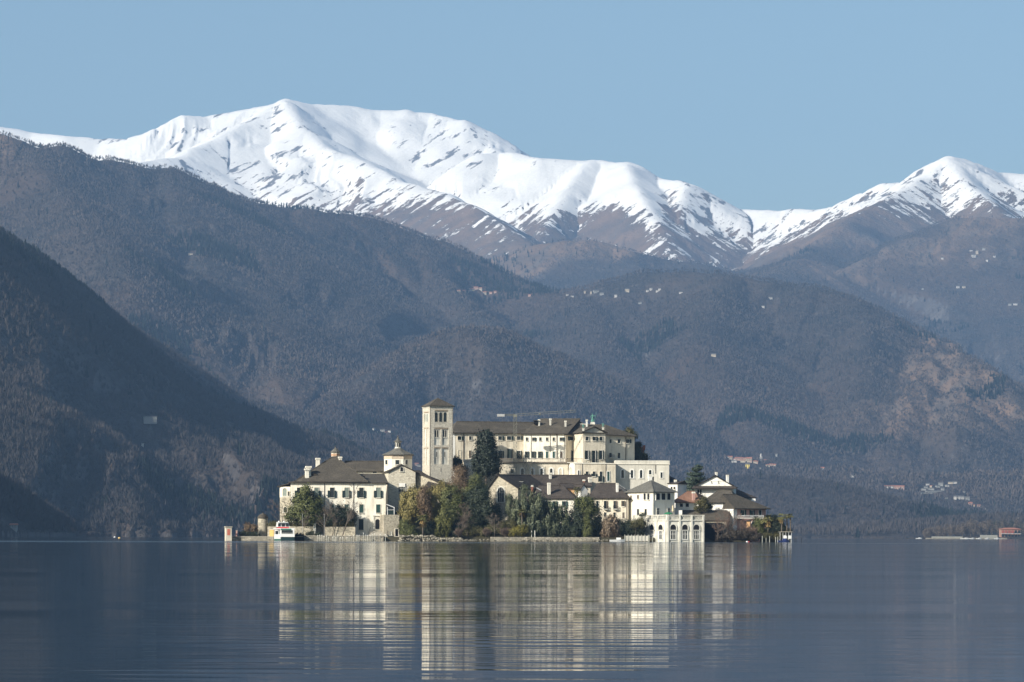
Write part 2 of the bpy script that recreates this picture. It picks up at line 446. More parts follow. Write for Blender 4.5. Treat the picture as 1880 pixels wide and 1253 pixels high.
ELEV = (H - CAMH) / YY
RUNMAX = np.maximum.accumulate(ELEV, axis=0)
def ground_at(u, v, ymin=0):
    """point of the terrain seen at pixel (u, v)"""
    a, b = unroll(u, v)
    ax, e = (a - UC) / F, (VC - b) / F
    c = (ax + AMAX) / (2 * AMAX) * (NC - 1)
    c0 = int(c); f = c - c0
    colm = ELEV[:, c0] * (1 - f) + ELEV[:, min(c0 + 1, NC - 1)] * f
    hit = np.nonzero((colm >= e) & (_y > ymin))[0]
    if len(hit) == 0:
        k = int(np.argmax(np.where(_y > ymin, colm, -9)))
    else:
        k = int(hit[0])
    Yv = float(_y[k])
    return Vector((ax * Yv, Yv, float(H[k, c0] * (1 - f) + H[k, min(c0 + 1, NC - 1)] * f)))

# ------------------------------------------------------------------ woods on the slopes (far too many to count)
CLEAR = []
def make_woods(N, ylo, yhi, K, name, label, seed, hmul=1.0, wlo=.05, whi=.1, tmul=1.0):
    r = np.random.default_rng(seed)
    klo, khi = np.searchsorted(_y, ylo), np.searchsorted(_y, yhi) - 1
    k = r.integers(klo, khi, N * 6); c = r.integers(60, NC - 60, N * 6)
    vis = (ELEV[k, c] > RUNMAX[np.maximum(k - 1, 0), c] - 0.0012)
    dens = np.clip(1.15 - alp[k, c] * .6, 0.12, 1) * (snow[k, c] < .2) * (H[k + 1, c] > 2.2)
    dens = dens * ~((YY[k, c] < 4000) & (XX[k, c] > 200))
    for hx, hy, hr in CLEAR:
        dens = dens * ~((np.abs(XX[k, c] - hx) < hr) & (YY[k, c] < hy + 18) & (YY[k, c] > hy - 60))
    sel = vis & (r.random(N * 6) < dens * (0.35 + 0.65 * (med[k, c] > .33)))
    k, c = k[sel][:N], c[sel][:N]
    n_ = len(k)
    jy = r.random(n_); jx = r.random(n_)
    def bil(Aq):
        return (Aq[k, c] * (1 - jx) + Aq[k, c + 1] * jx) * (1 - jy) + (Aq[k + 1, c] * (1 - jx) + Aq[k + 1, c + 1] * jx) * jy
    x, y, z = bil(XX), bil(YY), np.maximum(bil(H), .4)
    h = r.uniform(7, 13, n_) * hmul
    con = (fbm(x / 330, y / 330, 3, 77) > .675) & (r.random(n_) < .8)
    con |= r.random(n_) < .008
    h = np.where(con, h * 1.15, h)
    patch = fbm(x / 500, y / 500, 3, 78)
    con &= True
    tint = np.where(con, -1.0, np.clip((patch - .3) * 1.6 + r.normal(0, .14, n_), 0, 1) * tmul - (1 - tmul) * .2)
    Vs, ts = [], []
    for q in range(K):
        ph = r.uniform(0, 2 * np.pi, n_)
        lean = r.uniform(.02, .36, n_) * np.where(con, .25, 1)
        # broad-leaf: broom of twigs, conifer: narrow blades
        bx = x + r.normal(0, .04, n_) * h; by = y + r.normal(0, .04, n_) * h
        b0 = z + np.where(con, .02, .18) * h
        tx, ty = x + np.cos(ph) * lean * h, y + np.sin(ph) * lean * h
        tz = z + h * np.where(con, r.uniform(.85, 1.05, n_), r.uniform(.55, 1.0, n_))
        w = h * np.where(con, .15, r.uniform(wlo, whi, n_))
        px_, py_ = np.cos(ph + 1.3 + r.normal(0, .6, n_)), np.sin(ph + 1.3 + r.normal(0, .6, n_))
        p_base = np.stack([bx, by, b0], -1)
        tip = np.stack([tx, ty, tz], -1)
        off = np.stack([px_ * w, py_ * w, r.normal(0, .25, n_) * w], -1)
        mid = p_base * .45 + tip * .55 + off * .6
        A = np.where(con[:, None], tip, tip)
        Bq = np.where(con[:, None], p_base + off, mid + off)
        Cq = np.where(con[:, None], p_base - off, mid * .6 + p_base * .4 - off)
        Vs.append(np.stack([A, Bq, Cq], 1)); ts.append(np.repeat(tint[:, None], 3, 1))
    V = np.concatenate(Vs).reshape(-1, 3); T = np.concatenate(ts).ravel()
    o = np_mesh(name, V, np.arange(len(V)).reshape(-1, 3), M_woods, None, {'tint': ('FLOAT', T)})
    tag(o, label, "woods", kind='stuff')
n = NT("bare_woods")
t = n.attr('tint')
c = n.mix(n.ramp(t, -.1, 1), (.056, .051, .049), (.113, .091, .078))
c = n.mix(n.ramp(t, .8, 1.1), c, (.095, .062, .042))
c = n.mix(n.ramp(n.math('MULTIPLY', t, -1.0), .3, .9), c, (.022, .028, .022))
M_woods = n.fin(c, .9, spec=.1)

# ------------------------------------------------------------------ lake
n = NT("lake_water")
def ripple(sx, sy, scale, det):
    return n.noise(n.pos((sx, sy, 1)), scale, det, .5)
r1 = ripple(.10, 1, 1.7, 2.0)
r2 = ripple(.07, 1, .32, 2.0)
r3 = ripple(.10, 1, .085, 2.0)
r4 = ripple(.14, 1, .026, 2.0)
r6 = ripple(.2, 1, .009, 2.0)
r5 = ripple(.2, 1, 2.6, 1.0)
calm = n.noise(n.pos((.12, 1, 1)), .02, 3.0)
amp = n.math('ADD', .45, n.math('MULTIPLY', n.ramp(calm, .35, .65), .8))
hh = n.math('ADD', n.math('ADD', n.math('MULTIPLY', r1, .012), n.math('MULTIPLY', r2, .024)), n.math('ADD', n.math('ADD', n.math('MULTIPLY', r3, .05), n.math('ADD', n.math('MULTIPLY', r4, .055), n.math('MULTIPLY', r6, .06))), n.math('MULTIPLY', r5, .0016)))
hh = n.math('MULTIPLY', hh, amp)
calm2 = n.noise(n.pos((.05, 1, 1)), .035, 3.0)
gy = n.n('ShaderNodeSeparateXYZ', {0: n.n('ShaderNodeNewGeometry').outputs['Position']}).outputs[1]
band = n.math('MULTIPLY', n.ramp(gy, 540, 600), n.ramp(gy, 740, 690))
band = n.math('MULTIPLY', band, n.ramp(n.noise(n.pos((.006, .05, 1)), 1.0, 3.0), .48, .60))
rough = n.math('ADD', .032, n.math('ADD', n.math('MULTIPLY', n.ramp(calm2, .56, .7), .07), n.math('MULTIPLY', band, .35)))
n.set(n.b.inputs['Base Color'], (.010, .022, .032, 1))
n.b.inputs['IOR'].default_value = 1.333
M_water = n.fin((.010, .022, .032), rough, hh, 1.0, .5)
wv, wf = [], []
xs_ = [-6500, -1500, -300, 0, 300, 1500, 6500]; ys_ = [-150, 0, 200, 600, 1500, 4000, 9000]
wv = [(x, y, 0) for y in ys_ for x in xs_]
for j in range(6):
    for i in range(6):
        q = j * 7 + i
        wf.append((q, q + 1, q + 8, q + 7))
mb = MB(); mb.add(wv, wf)
lake = mb.build("water", M_water)
tag(lake, "calm dark blue lake with fine ripples and the island's reflection", "lake", kind='structure')

# ------------------------------------------------------------------ haze
hz = NT("haze_air")
hz.t.nodes.remove(hz.b)
pv = hz.n('ShaderNodeVolumePrincipled', {'Color': (.35, .60, 1.0), 'Density': 4.4e-5, 'Anisotropy': 0.0})
hz.t.links.new(pv.outputs[0], hz.out.inputs['Volume'])
mb = MB(); mb.prism([(-7500, -250), (7500, -250), (7500, 19500), (-7500, 19500)], -14.0, 2250.0)
haze = mb.build("haze", hz.m)
tag(haze, "thin blue winter haze over the lake and mountains", "haze", kind='stuff')
# ------------------------------------------------------------------ materials of the island
def plaster(name, c1, c2, streak=.5):
    n = NT(name)
    a = n.noise(n.pos(), .35, 4, .6)
    b = n.noise(n.pos((1.6, 1.6, .18)), 1.0, 4, .6)
    f = n.noise(n.pos(), 3.5, 3, .6)
    k = n.math('ADD', n.math('MULTIPLY', n.ramp(a, .35, .7), .55), n.math('MULTIPLY', n.ramp(b, .45, .75), streak))
    col = n.mix(n.math('MINIMUM', k, 1.0), c1, c2)
    return n.fin(col, .92, f, .04, .15)
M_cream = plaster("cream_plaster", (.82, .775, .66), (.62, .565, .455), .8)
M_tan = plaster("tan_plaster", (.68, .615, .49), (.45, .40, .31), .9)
M_grey = plaster("grey_plaster", (.62, .59, .51), (.42, .40, .34), .8)
M_white = plaster("white_plaster", (.82, .80, .74), (.62, .60, .53), .6)
M_lime = plaster("pale_limestone", (.68, .655, .57), (.42, .405, .35), .9)
M_pink = plaster("pink_plaster", (.50, .30, .25), (.38, .24, .20))
M_orange = plaster("orange_plaster", (.72, .42, .20), (.60, .38, .2))

def stone(name, c1, c2, mortar, sc):
    n = NT(name)
    pp = n.pos((1, 1, 1.5))
    vo = n.n('ShaderNodeTexVoronoi', {'Vector': pp, 'Scale': sc})
    ed = n.n('ShaderNodeTexVoronoi', {'Vector': pp, 'Scale': sc}, feature='DISTANCE_TO_EDGE')
    big = n.noise(n.pos(), .5, 4)
    sep = n.n('ShaderNodeSeparateColor', {0: vo.outputs['Color']})
    col = n.mix(sep.outputs[0], c1, c2)
    col = n.mix(n.ramp(big, .5, .75), col, mortar)
    col = n.mix(n.ramp(ed.outputs[0], .10, .02), col, mortar)
    return n.fin(col, .95, n.ramp(ed.outputs[0], 0, .12), .035, .1)
M_stone = stone("rubble_stone", (.60, .535, .41), (.25, .225, .175), (.44, .395, .30), 2.6)
M_palest = stone("pale_rubble_stone", (.74, .68, .54), (.44, .39, .30), (.66, .60, .47), 2.2)
M_tower = stone("tower_stone", (.68, .63, .52), (.44, .40, .33), (.56, .515, .42), 2.6)
M_quay = stone("quay_stone", (.42, .38, .30), (.15, .14, .11), (.22, .20, .16), 1.8)
M_rock = stone("shore_rock", (.42, .38, .29), (.16, .14, .11), (.3, .28, .22), .8)

def roofm(name, c1, c2):
    n = NT(name)
    g = n.n('ShaderNodeNewGeometry')
    sx = n.n('ShaderNodeSeparateXYZ', {0: g.outputs['Position']})
    row = n.math('MULTIPLY', sx.outputs[2], 5.5)
    fr = n.math('FRACT', row)
    cell = n.n('ShaderNodeCombineXYZ', {0: n.math('MULTIPLY', sx.outputs[0], 2.4), 1: n.math('MULTIPLY', sx.outputs[1], 2.4), 2: n.math('FLOOR', row)})
    wn_ = n.n('ShaderNodeTexNoise', {'Vector': cell, 'Scale': 1.3, 'Detail': 1.0})
    big = n.noise(n.pos(), .35, 4, .6)
    fine = n.noise(n.pos(), 2.2, 3, .7)
    col = n.mix(n.ramp(wn_.outputs[0], .3, .7), c1, c2)
    col = n.mix(n.math('MULTIPLY', n.ramp(big, .45, .7), .5), col, tuple(x * 1.35 for x in c2))
    col = n.mix(n.math('MULTIPLY', n.ramp(fine, .58, .75), .6), col, tuple(x * .55 for x in c1))
    return n.fin(col, .85, n.math('ADD', fr, fine), .08, .25)
M_roof = roofm("stone_slate_roof", (.050, .043, .033), (.095, .083, .065))
M_roofg = roofm("grey_slate_roof", (.085, .083, .073), (.150, .143, .122))
M_roofb = roofm("brown_slate_roof", (.038, .031, .026), (.075, .062, .052))
M_terra = roofm("terracotta_roof", (.15, .078, .052), (.215, .12, .08))

def plain(name, c, rough=.7, metal=0.0, spec=.3, var=.25, sc=2.0):
    n = NT(name)
    k = n.noise(n.pos(), sc, 3)
    n.b.inputs['Metallic'].default_value = metal
    return n.fin(n.mix(k, tuple(x * (1 - var) for x in c), tuple(min(1, x * (1 + var)) for x in c)), rough, None, .02, spec)
M_glass = plain("window_glass", (.012, .018, .022), .12, 0, .6)
M_curtain = plain("curtained_glass", (.16, .19, .16), .4, 0, .5)
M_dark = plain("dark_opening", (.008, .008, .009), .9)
M_green = plain("green_shutter", (.016, .050, .042), .6)
M_dgreen = plain("dark_green_shutter", (.008, .022, .022), .6)
M_bshut = plain("brown_shutter", (.10, .075, .055), .7)
M_trim = plain("pale_trim", (.70, .66, .56), .85)
M_pipe = plain("copper_pipe", (.07, .055, .045), .6, .3)
M_brick = plain("red_brick", (.30, .11, .07), .9, var=.4)
M_copper = plain("green_copper", (.09, .22, .18), .8, .1, var=.35)
M_bark = plain("tree_bark", (.11, .09, .07), .95)
M_barkp = plain("pale_bark", (.22, .19, .15), .95)
M_twig = plain("bare_twigs", (.135, .11, .09), .95)
M_twigr = plain("reddish_twigs", (.12, .088, .068), .95)
M_crane = plain("crane_steel", (.21, .21, .17), .5, .4)
M_conc = plain("concrete", (.36, .36, .35), .8)
M_boatw = plain("white_gelcoat", (.68, .68, .66), .3, 0, .5, .05)
M_boatg = plain("dark_hull_paint", (.01, .03, .035), .4)
M_red = plain("red_paint", (.50, .035, .04), .5)
M_mgreen = plain("green_paint", (.03, .13, .09), .5)
M_wood = plain("weathered_wood", (.20, .17, .13), .9)
M_post = plain("painted_post", (.42, .42, .36), .8, var=.5, sc=.8)
M_black = plain("black_iron", (.012, .012, .014), .6)
M_yellow = plain("yellow_panel", (.66, .46, .16), .7)
M_soil = plain("garden_ground", (.050, .045, .025), .95, var=.5, sc=.6)
M_canvas = plain("beige_canvas", (.62, .50, .33), .9)
M_grnc = plain("green_canvas", (.02, .16, .07), .9)
M_orgc = plain("orange_canvas", (.75, .40, .14), .9)
M_blue = plain("blue_paint", (.04, .06, .18), .5)
M_pave = plain("stone_paving", (.36, .33, .27), .9)

def leafm(name, c1, c2):
    n = NT(name)
    n.b.inputs['Transmission Weight'].default_value = 0.0
    return n.fin(n.mix(n.attr('tint'), c1, c2), .6, None, .02, .35)
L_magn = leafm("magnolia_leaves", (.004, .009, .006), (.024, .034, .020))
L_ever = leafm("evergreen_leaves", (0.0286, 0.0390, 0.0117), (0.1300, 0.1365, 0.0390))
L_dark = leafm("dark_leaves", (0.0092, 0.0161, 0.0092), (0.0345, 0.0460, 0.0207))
L_olive = leafm("olive_leaves", (0.0910, 0.0806, 0.0260), (0.2990, 0.2470, 0.0845))
L_bamb = leafm("bamboo_leaves", (0.0515, 0.0580, 0.0168), (0.1591, 0.1544, 0.0421))
L_russ = leafm("russet_leaves", (0.0829, 0.0585, 0.0341), (0.2096, 0.1414, 0.0829))
L_weep = leafm("weeping_leaves", (0.0468, 0.0598, 0.0364), (0.1365, 0.1495, 0.0806))
L_cedar = leafm("cedar_needles", (0.0182, 0.0338, 0.0234), (0.0585, 0.0806, 0.0520))
L_palm = leafm("palm_leaves", (0.0585, 0.0676, 0.0208), (0.2210, 0.2015, 0.0715))
L_palmd = leafm("dry_palm_leaves", (0.1120, 0.0770, 0.0315), (0.2940, 0.1960, 0.0630))
L_yel = leafm("yellow_green_leaves", (0.0645, 0.0645, 0.0121), (0.2096, 0.1773, 0.0242))
L_hedge = leafm("hedge_leaves", (0.0455, 0.0455, 0.0156), (0.1105, 0.0975, 0.0338))
L_brown = leafm("brown_weeping_twigs", (0.1300, 0.0975, 0.0650), (0.2860, 0.2145, 0.1430))

# ------------------------------------------------------------------ building kit
class Blk: pass
def block(b, uL, YL, uR, YR, depth, vE, mat, z0=0.0, kind='flat', h=0, name='wall', frac=.5):
    K = Blk(); K.b = b
    A, B = P(uL, vE, YL), P(uR, vE, YR)
    K.z1 = (A.z + B.z) / 2; K.z0 = z0
    A, B = Vector((A.x, A.y)), Vector((B.x, B.y))
    K.L = (B - A).length; K.D = depth
    K.t = (B - A).normalized(); K.n = Vector((-K.t.y, K.t.x))
    K.A, K.B = A, B; K.C = B + K.n * depth; K.E = A + K.n * depth
    K.h = h; K.kind = kind; K.frac = frac
    mb = MB()
    def w(x, y, z): q = A + K.t * x + K.n * y; return (q.x, q.y, z)
    K.w = w
    if kind == 'gn':
        prof = [(0, z0), (K.L, z0), (K.L, K.z1), (K.L * frac, K.z1 + h), (0, K.z1)]
        mb.add([w(x, 0, z) for x, z in prof] + [w(x, depth, z) for x, z in prof],
               [(0, 1, 2, 3, 4), (9, 8, 7, 6, 5)] + [(j, j + 5, (j + 1) % 5 + 5, (j + 1) % 5) for j in range(5)])
    elif kind == 'gt':
        prof = [(0, z0), (depth, z0), (depth, K.z1), (depth * .5, K.z1 + h), (0, K.z1)]
        mb.add([w(0, y, z) for y, z in prof] + [w(K.L, y, z) for y, z in prof],
               [(4, 3, 2, 1, 0), (5, 6, 7, 8, 9)] + [(j, (j + 1) % 5, (j + 1) % 5 + 5, j + 5) for j in range(5)])
    else:
        mb.prism([A, B, K.C, K.E], z0, K.z1)
    K.wall = mb.build(name, mat, b)
    return K

def roof(K, mat, h=None, ov=.55, inL=None, inR=None, th=.22, b=None, name='roof'):
    h = K.h if h is None else h
    b = b or K.b
    L, D, z1 = K.L, K.D, K.z1 + .03 + th
    mb = MB()
    if K.kind == 'gn':
        xr = L * K.frac
        sl, sr = h / xr, h / (L - xr)
        top = [K.w(-ov, -ov, z1 - ov * sl), K.w(L + ov, -ov, z1 - ov * sr), K.w(L + ov, D + ov, z1 - ov * sr), K.w(-ov, D + ov, z1 - ov * sl), K.w(xr, -ov, z1 + h), K.w(xr, D + ov, z1 + h)]
        fs = [(0, 4, 5, 3), (4, 1, 2, 5)]
        ridge = (top[4], top[5])
    elif K.kind == 'gt':
        s = h / (D / 2)
        top = [K.w(-ov, -ov, z1 - ov * s), K.w(L + ov, -ov, z1 - ov * s), K.w(L + ov, D + ov, z1 - ov * s), K.w(-ov, D + ov, z1 - ov * s), K.w(-ov, D / 2, z1 + h), K.w(L + ov, D / 2, z1 + h)]
        fs = [(0, 1, 5, 4), (2, 3, 4, 5)]
        ridge = (top[4], top[5])
    else:
        inL = D / 2 if inL is None else inL
        inR = D / 2 if inR is None else inR
        ye = z1 - ov * .4
        top = [K.w(-ov, -ov, ye), K.w(L + ov, -ov, ye), K.w(L + ov, D + ov, ye), K.w(-ov, D + ov, ye), K.w(inL, D / 2, z1 + h), K.w(max(L - inR, inL + .05), D / 2, z1 + h)]
        fs = [(0, 1, 5, 4), (1, 2, 5), (2, 3, 4, 5), (3, 0, 4)]
        ridge = (top[4], top[5])
    mb.slab(top, fs, th)
    mb.tube(ridge[0], ridge[1], .16, .16, 6)
    K.top = top
    K.roof = mb.build(name, mat, b)
    return K.roof

def facade(K, side):
    if side == 'front': return K.A, K.B
    if side == 'left': return K.E, K.A
    return K.B, K.C

def on_fac(Q, R, u, v, out=0.0):
    T = (R - Q).normalized()
    O = Vector((T.y, -T.x))
    Q = Q + O * out
    a, bb = unroll(u, v)
    ax = (a - UC) / F
    s = (ax * Q.y - Q.x) / (T.x - ax * T.y)
    Yv = Q.y + s * T.y
    return Vector((Q.x + s * T.x, Yv, CAMH + (VC - bb) / F * Yv)), T, Yv / F / abs(T.x - ax * T.y)

_mc = {}
def kit_mesh(key, fn, mat):
    if key not in _mc:
        mb = fn()
        me = bpy.data.meshes.new(key[0])
        me.from_pydata(mb.v, [], mb.f); me.materials.append(mat); me.update()
        _mc[key] = me
    return _mc[key]

def arch_pts(w, h, n=8, arch=True):
    if not arch: return [(-w / 2, 0), (w / 2, 0), (w / 2, h), (-w / 2, h)]
    r = w / 2; s = h - r
    return [(-w / 2, 0), (w / 2, 0), (w / 2, s)] + [(r * math.cos(math.pi * i / n), s + r * math.sin(math.pi * i / n)) for i in range(1, n)] + [(-w / 2, s)]
def plate(pts, y0, y1):
    mb = MB(); n_ = len(pts)
    mb.add([(x, -y0, z) for x, z in pts] + [(x, -y1, z) for x, z in pts],
           [tuple(range(n_, 2 * n_)), tuple(reversed(range(n_)))] + [((i + 1) % n_, i, n_ + i, n_ + (i + 1) % n_) for i in range(n_)])
    return mb
def ring(pin, pout, y0, y1):
    mb = MB(); n_ = len(pin)
    vv = [(x, -y0, z) for x, z in pout] + [(x, -y1, z) for x, z in pout] + [(x, -y1, z) for x, z in pin] + [(x, -y0, z) for x, z in pin]
    ff = []
    for i in range(n_):
        j = (i + 1) % n_
        ff += [(i, j, n_ + j, n_ + i), (n_ + i, n_ + j, 2 * n_ + j, 2 * n_ + i), (2 * n_ + i, 2 * n_ + j, 3 * n_ + j, 3 * n_ + i)]
    mb.add(vv, ff)
    return mb

def win(K, side, u, v0, v1, wpx, arch=False, fr=.12, frm=None, sh=None, shm=None, pane=None, name='window', shv=None, proud=.14, bars=0, QR=None, parent=None, label=None):
    """window (surround) > pane, shutter, placed on a wall at photo column u between rows v0 (top) and v1"""
    Q, R = QR or facade(K, side)
    p, T, s = on_fac(Q, R, u, v1)
    pt, _, _ = on_fac(Q, R, u, v0)
    w, h = round(wpx * s, 2), round(pt.z - p.z, 2)
    frm = frm or M_trim; pane = pane or M_glass; shm = shm or M_green
    key = ('surround', w, h, arch, fr, frm.name, bars, proud)
    def mk():
        pi_, po = arch_pts(w, h, arch=arch), arch_pts(w + 2 * fr, h + fr, arch=arch)
        mb = ring(pi_, po, 0.0, proud)
        mb.add([(-w / 2 - fr - .05, 0, -.14), (w / 2 + fr + .05, 0, -.14), (w / 2 + fr + .05, 0, 0), (-w / 2 - fr - .05, 0, 0),
                (-w / 2 - fr - .05, -proud - .08, -.14), (w / 2 + fr + .05, -proud - .08, -.14), (w / 2 + fr + .05, -proud - .08, 0), (-w / 2 - fr - .05, -proud - .08, 0)],
               [(0, 1, 5, 4), (3, 7, 6, 2), (4, 5, 6, 7), (0, 4, 7, 3), (1, 2, 6, 5)])
        for k in range(bars):
            x = -w / 2 + w * (k + 1) / (bars + 1)
            mb.box((x, -.06, h * .5), (.07, .05, h * .96))
        if bars:
            mb.box((0, -.06, h * .62), (w, .045, .07))
        return mb
    o = bpy.data.objects.new(name, kit_mesh(key, mk, frm))
    COL.objects.link(o)
    par = parent or K.b
    o.parent = par
    o.location = p - wloc(par)
    o.rotation_euler.z = math.atan2(T.y, T.x)
    if label: o['label'] = label
    def sub(nm, me, x=0, z=0):
        q = bpy.data.objects.new(nm, me); COL.objects.link(q); q.parent = o; q.location = (x, 0, z)
    sub('pane', kit_mesh(('pane', w, h, arch, pane.name), lambda: plate(arch_pts(w, h, arch=arch), .0, .03), pane))
    if sh == 'open':
        z0s, hs = 0, h
        if shv: hs = round(h * shv, 2)
        sw = round(w * .5, 2)
        me = kit_mesh(('shutter', sw, hs, shm.name), lambda: plate([(-sw / 2, 0), (sw / 2, 0), (sw / 2, hs), (-sw / 2, hs)], proud + .03, proud + .09), shm)
        sub('shutter', me, -w / 2 - sw / 2 - .02); sub('shutter', me, w / 2 + sw / 2 + .02)
    elif sh == 'closed':
        sw = round(w * .48, 2); hs = round(h * .97, 2)
        me = kit_mesh(('shutter', sw, hs, shm.name), lambda: plate([(-sw / 2, 0), (sw / 2, 0), (sw / 2, hs), (-sw / 2, hs)], .04, .09), shm)
        sub('shutter', me, -w * .25, .02); sub('shutter', me, w * .25, .02)
    elif sh == 'half':
        sw = round(w * .5, 2)
        me = kit_mesh(('shutter', sw, h, shm.name), lambda: plate([(-sw / 2, 0), (sw / 2, 0), (sw / 2, h), (-sw / 2, h)], proud + .03, proud + .09), shm)
        sub('shutter', me, w / 2 + sw / 2 + .02)
    return o

def chimney(b, u, vt, vb, Y, wpx, mat=None, cap=None, capm=None, name='chimney', pot=False):
    p, q = P(u, vb, Y), P(u, vt, Y)
    w = wpx * m_px(Y)
    mb = MB()
    mb.box((p.x, p.y, (p.z + q.z) / 2 - .6), (w, w, q.z - p.z + 1.2), .2)
    o = mb.build(name, mat or M_trim, b)
    cw = w * (cap or 1.45)
    mb = MB()
    mb.box((q.x, q.y, q.z + .02), (cw, cw, .22), .2)
    mb.prism([(q.x + math.cos(a + .985) * cw * .66, q.y + math.sin(a + .985) * cw * .66) for a in (0, math.pi / 2, math.pi, math.pi * 1.5)], q.z + .135, q.z + .3)
    c = mb.build('chimney_cap', capm or M_trim, o)
    return o

def pipe(b, K, side, u, v0, v1, r=.09):
    Q, R = facade(K, side)
    p, T, s = on_fac(Q, R, u, v1, .1); q, _, _ = on_fac(Q, R, u, v0, .1)
    mb = MB(); mb.tube(p, (p.x, p.y, q.z), r, r, 6)
    return mb.build('drainpipe', M_pipe, b)

def cornice(K, v0, v1, out, mat, sides=('front',), name='cornice'):
    za = on_fac(K.A, K.B, (UC + (K.A.x / K.A.y) * F), v0)[0].z
    zb = on_fac(K.A, K.B, (UC + (K.A.x / K.A.y) * F), v1)[0].z
    mb = MB()
    a, b2, c, e = [K.A - K.t * out - K.n * out, K.B + K.t * out - K.n * out, K.C + K.t * out, K.E - K.t * out]
    mb.prism([a, b2, c, e], zb, za)
    return mb.build(name, mat, K.b)

# ------------------------------------------------------------------ island ground
IX, IY = P(968, 990, 906).x, 906.0
def isl_r(x, y):
    return (abs((x - IX) / 62.0) ** 3.5 + abs((y - IY) / 57.5) ** 3.5) ** (1 / 3.5)
def gz(x, y):
    k = min(max((1 - isl_r(x, y) - .10) / .5, 0), 1)
    return .95 + 10.5 * k * k * (3 - 2 * k)
vs_, fs_ = [], []
NA, NRD = 96, 24
for j in range(NRD + 1):
    rr = 1.0 - j / NRD
    for i in range(NA):
        th = 2 * math.pi * i / NA
        cx, sy = math.cos(th), math.sin(th)
        e = (abs(cx) ** 3.5 + abs(sy) ** 3.5) ** (-1 / 3.5)
        wob = 1 + .012 * math.sin(th * 9 + 1) + .01 * math.sin(th * 23)
        x, y = IX + 62 * e * cx * rr * wob, IY + 57.5 * e * sy * rr * wob
        z = gz(x, y) if rr < .985 else .55
        if rr == 1.0: z = -1.5
        vs_.append((x, y, z))
for j in range(NRD):
    for i in range(NA):
        a, b_ = j * NA + i, j * NA + (i + 1) % NA
        fs_.append((a, b_, b_ + NA, a + NA))
mb = MB(); mb.add(vs_, fs_)
isl = mb.build("island_ground", M_soil, None, True)
tag(isl, "low mound of the island carrying the monastery and houses", "ground", kind='structure')

def Pg(u, Y, dz=0.0):
    p = P(u, 990, Y); p.z = gz(p.x, p.y) + dz
    return p

# ================================================================== 1 big cream palace
b = thing("palace", "big cream palace at the island's left end, broad hipped slate roof, green shutters", "palace", Pg(610, 866))
K = block(b, 533.6, 858, 708.3, 858.8, 20, 886, M_cream, kind='flat')
roof(K, M_roof, h=1.9, ov=.6, inL=9, inR=.3)
# tall hipped main roof rising over the left two thirds
A_ = [P(541, 885.5, 857.6), P(676, 885.8, 857.6), P(676, 885, 880), P(541, 885, 880), P(609, 840, 869), P(618, 839.6, 869)]
A_[0].z = A_[1].z = A_[2].z = A_[3].z = K.z1 + .2
mb = MB(); mb.slab(A_, [(0, 1, 5, 4), (1, 2, 5), (2, 3, 4, 5), (3, 0, 4)], .22); mb.tube(A_[4], A_[5], .2, .2, 6)
for e0, e1 in ((0, 4), (1, 5)): mb.tube(A_[e0], A_[e1], .13, .13, 5)
mb.build('roof', M_roof, b)
K.pal = b
for i, u in enumerate((549, 581, 609.5, 636.3, 663.3, 694.3)):
    win(K, 'front', u, 895.6, 914, 7.8, sh='open', shv=.70, shm=M_dgreen, pane=M_curtain if i % 2 else M_glass, fr=.06)
for u in (609.5, 636.3, 663.3, 694.3):
    win(K, 'front', u, 926.5, 942, 7.6, sh='closed', shm=M_green, fr=.07)
win(K, 'front', 663, 953.5, 973.5, 8.5, sh='closed', shm=M_dgreen, fr=.1, name='door')
win(K, 'front', 581, 926.5, 942, 7.6, sh='closed', shm=M_green, fr=.07)
win(K, 'front', 693.2, 953.5, 972, 8.6, arch=True, fr=.28, frm=M_lime, pane=M_dark, name='door', label='arched main door of the palace in a stone portal')
Q, R_ = facade(K, 'front')
pp, T, s = on_fac(Q, R_, 693.2, 974); pq, _, _ = on_fac(Q, R_, 693.2, 948)
mb = MB()
for sx in (-1, 1): mb.box((pp.x + sx * .95, pp.y - .1, (pp.z + pq.z) / 2), (.30, .3, pq.z - pp.z))
mb.box((pp.x, pp.y - .12, pq.z + .15), (2.5, .45, .3))
mb.build('portal', M_lime, b)
pipe(b, K, 'front', 595.5, 887, 950, .07); pipe(b, K, 'front', 649, 887, 955, .06)
chimney(b, 563.5, 863, 884, 859.6, 6.6, M_cream); chimney(b, 566.2, 858.5, 866, 860.5, 8.6, M_cream, 1.3)
chimney(b, 583.5, 843.5, 857, 866, 6.8, M_cream, 1.3); chimney(b, 624.5, 841, 854, 868, 5.6, M_cream, 1.3)
# dormers
p = P(577, 877, 861.5)
mb = MB(); mb.box((p.x, p.y, p.z - .1), (1.5, 2.2, 1.3)); o = mb.build('dormer', M_roofg, b)
mb = MB(); mb.add([(p.x - 1.15, p.y - 1.3, p.z + .45), (p.x + 1.15, p.y - 1.3, p.z + .45), (p.x + 1.15, p.y + 2.2, p.z + .45), (p.x - 1.15, p.y + 2.2, p.z + .45), (p.x, p.y - 1.3, p.z + 1.15), (p.x, p.y + 2.6, p.z + 1.15)], [(0, 1, 4), (0, 4, 5, 3), (1, 2, 5, 4), (0, 3, 2, 1), (2, 3, 5)])
mb.build('dormer_roof', M_roof, o)
p = P(662.5, 877.8, 862)
mb = MB(); mb.box((p.x, p.y, p.z - .2), (1.25, 1.6, 1.1)); o = mb.build('dormer', M_white, b)
mb = MB(); mb.box((p.x + .1, p.y - .1, p.z + .42), (1.7, 2.0, .12)); mb.build('dormer_roof', M_roof, o)
mb = MB(); mb.box((p.x + .1, p.y - .82, p.z - .1), (.6, .06, .6)); mb.build('pane', M_glass, o)
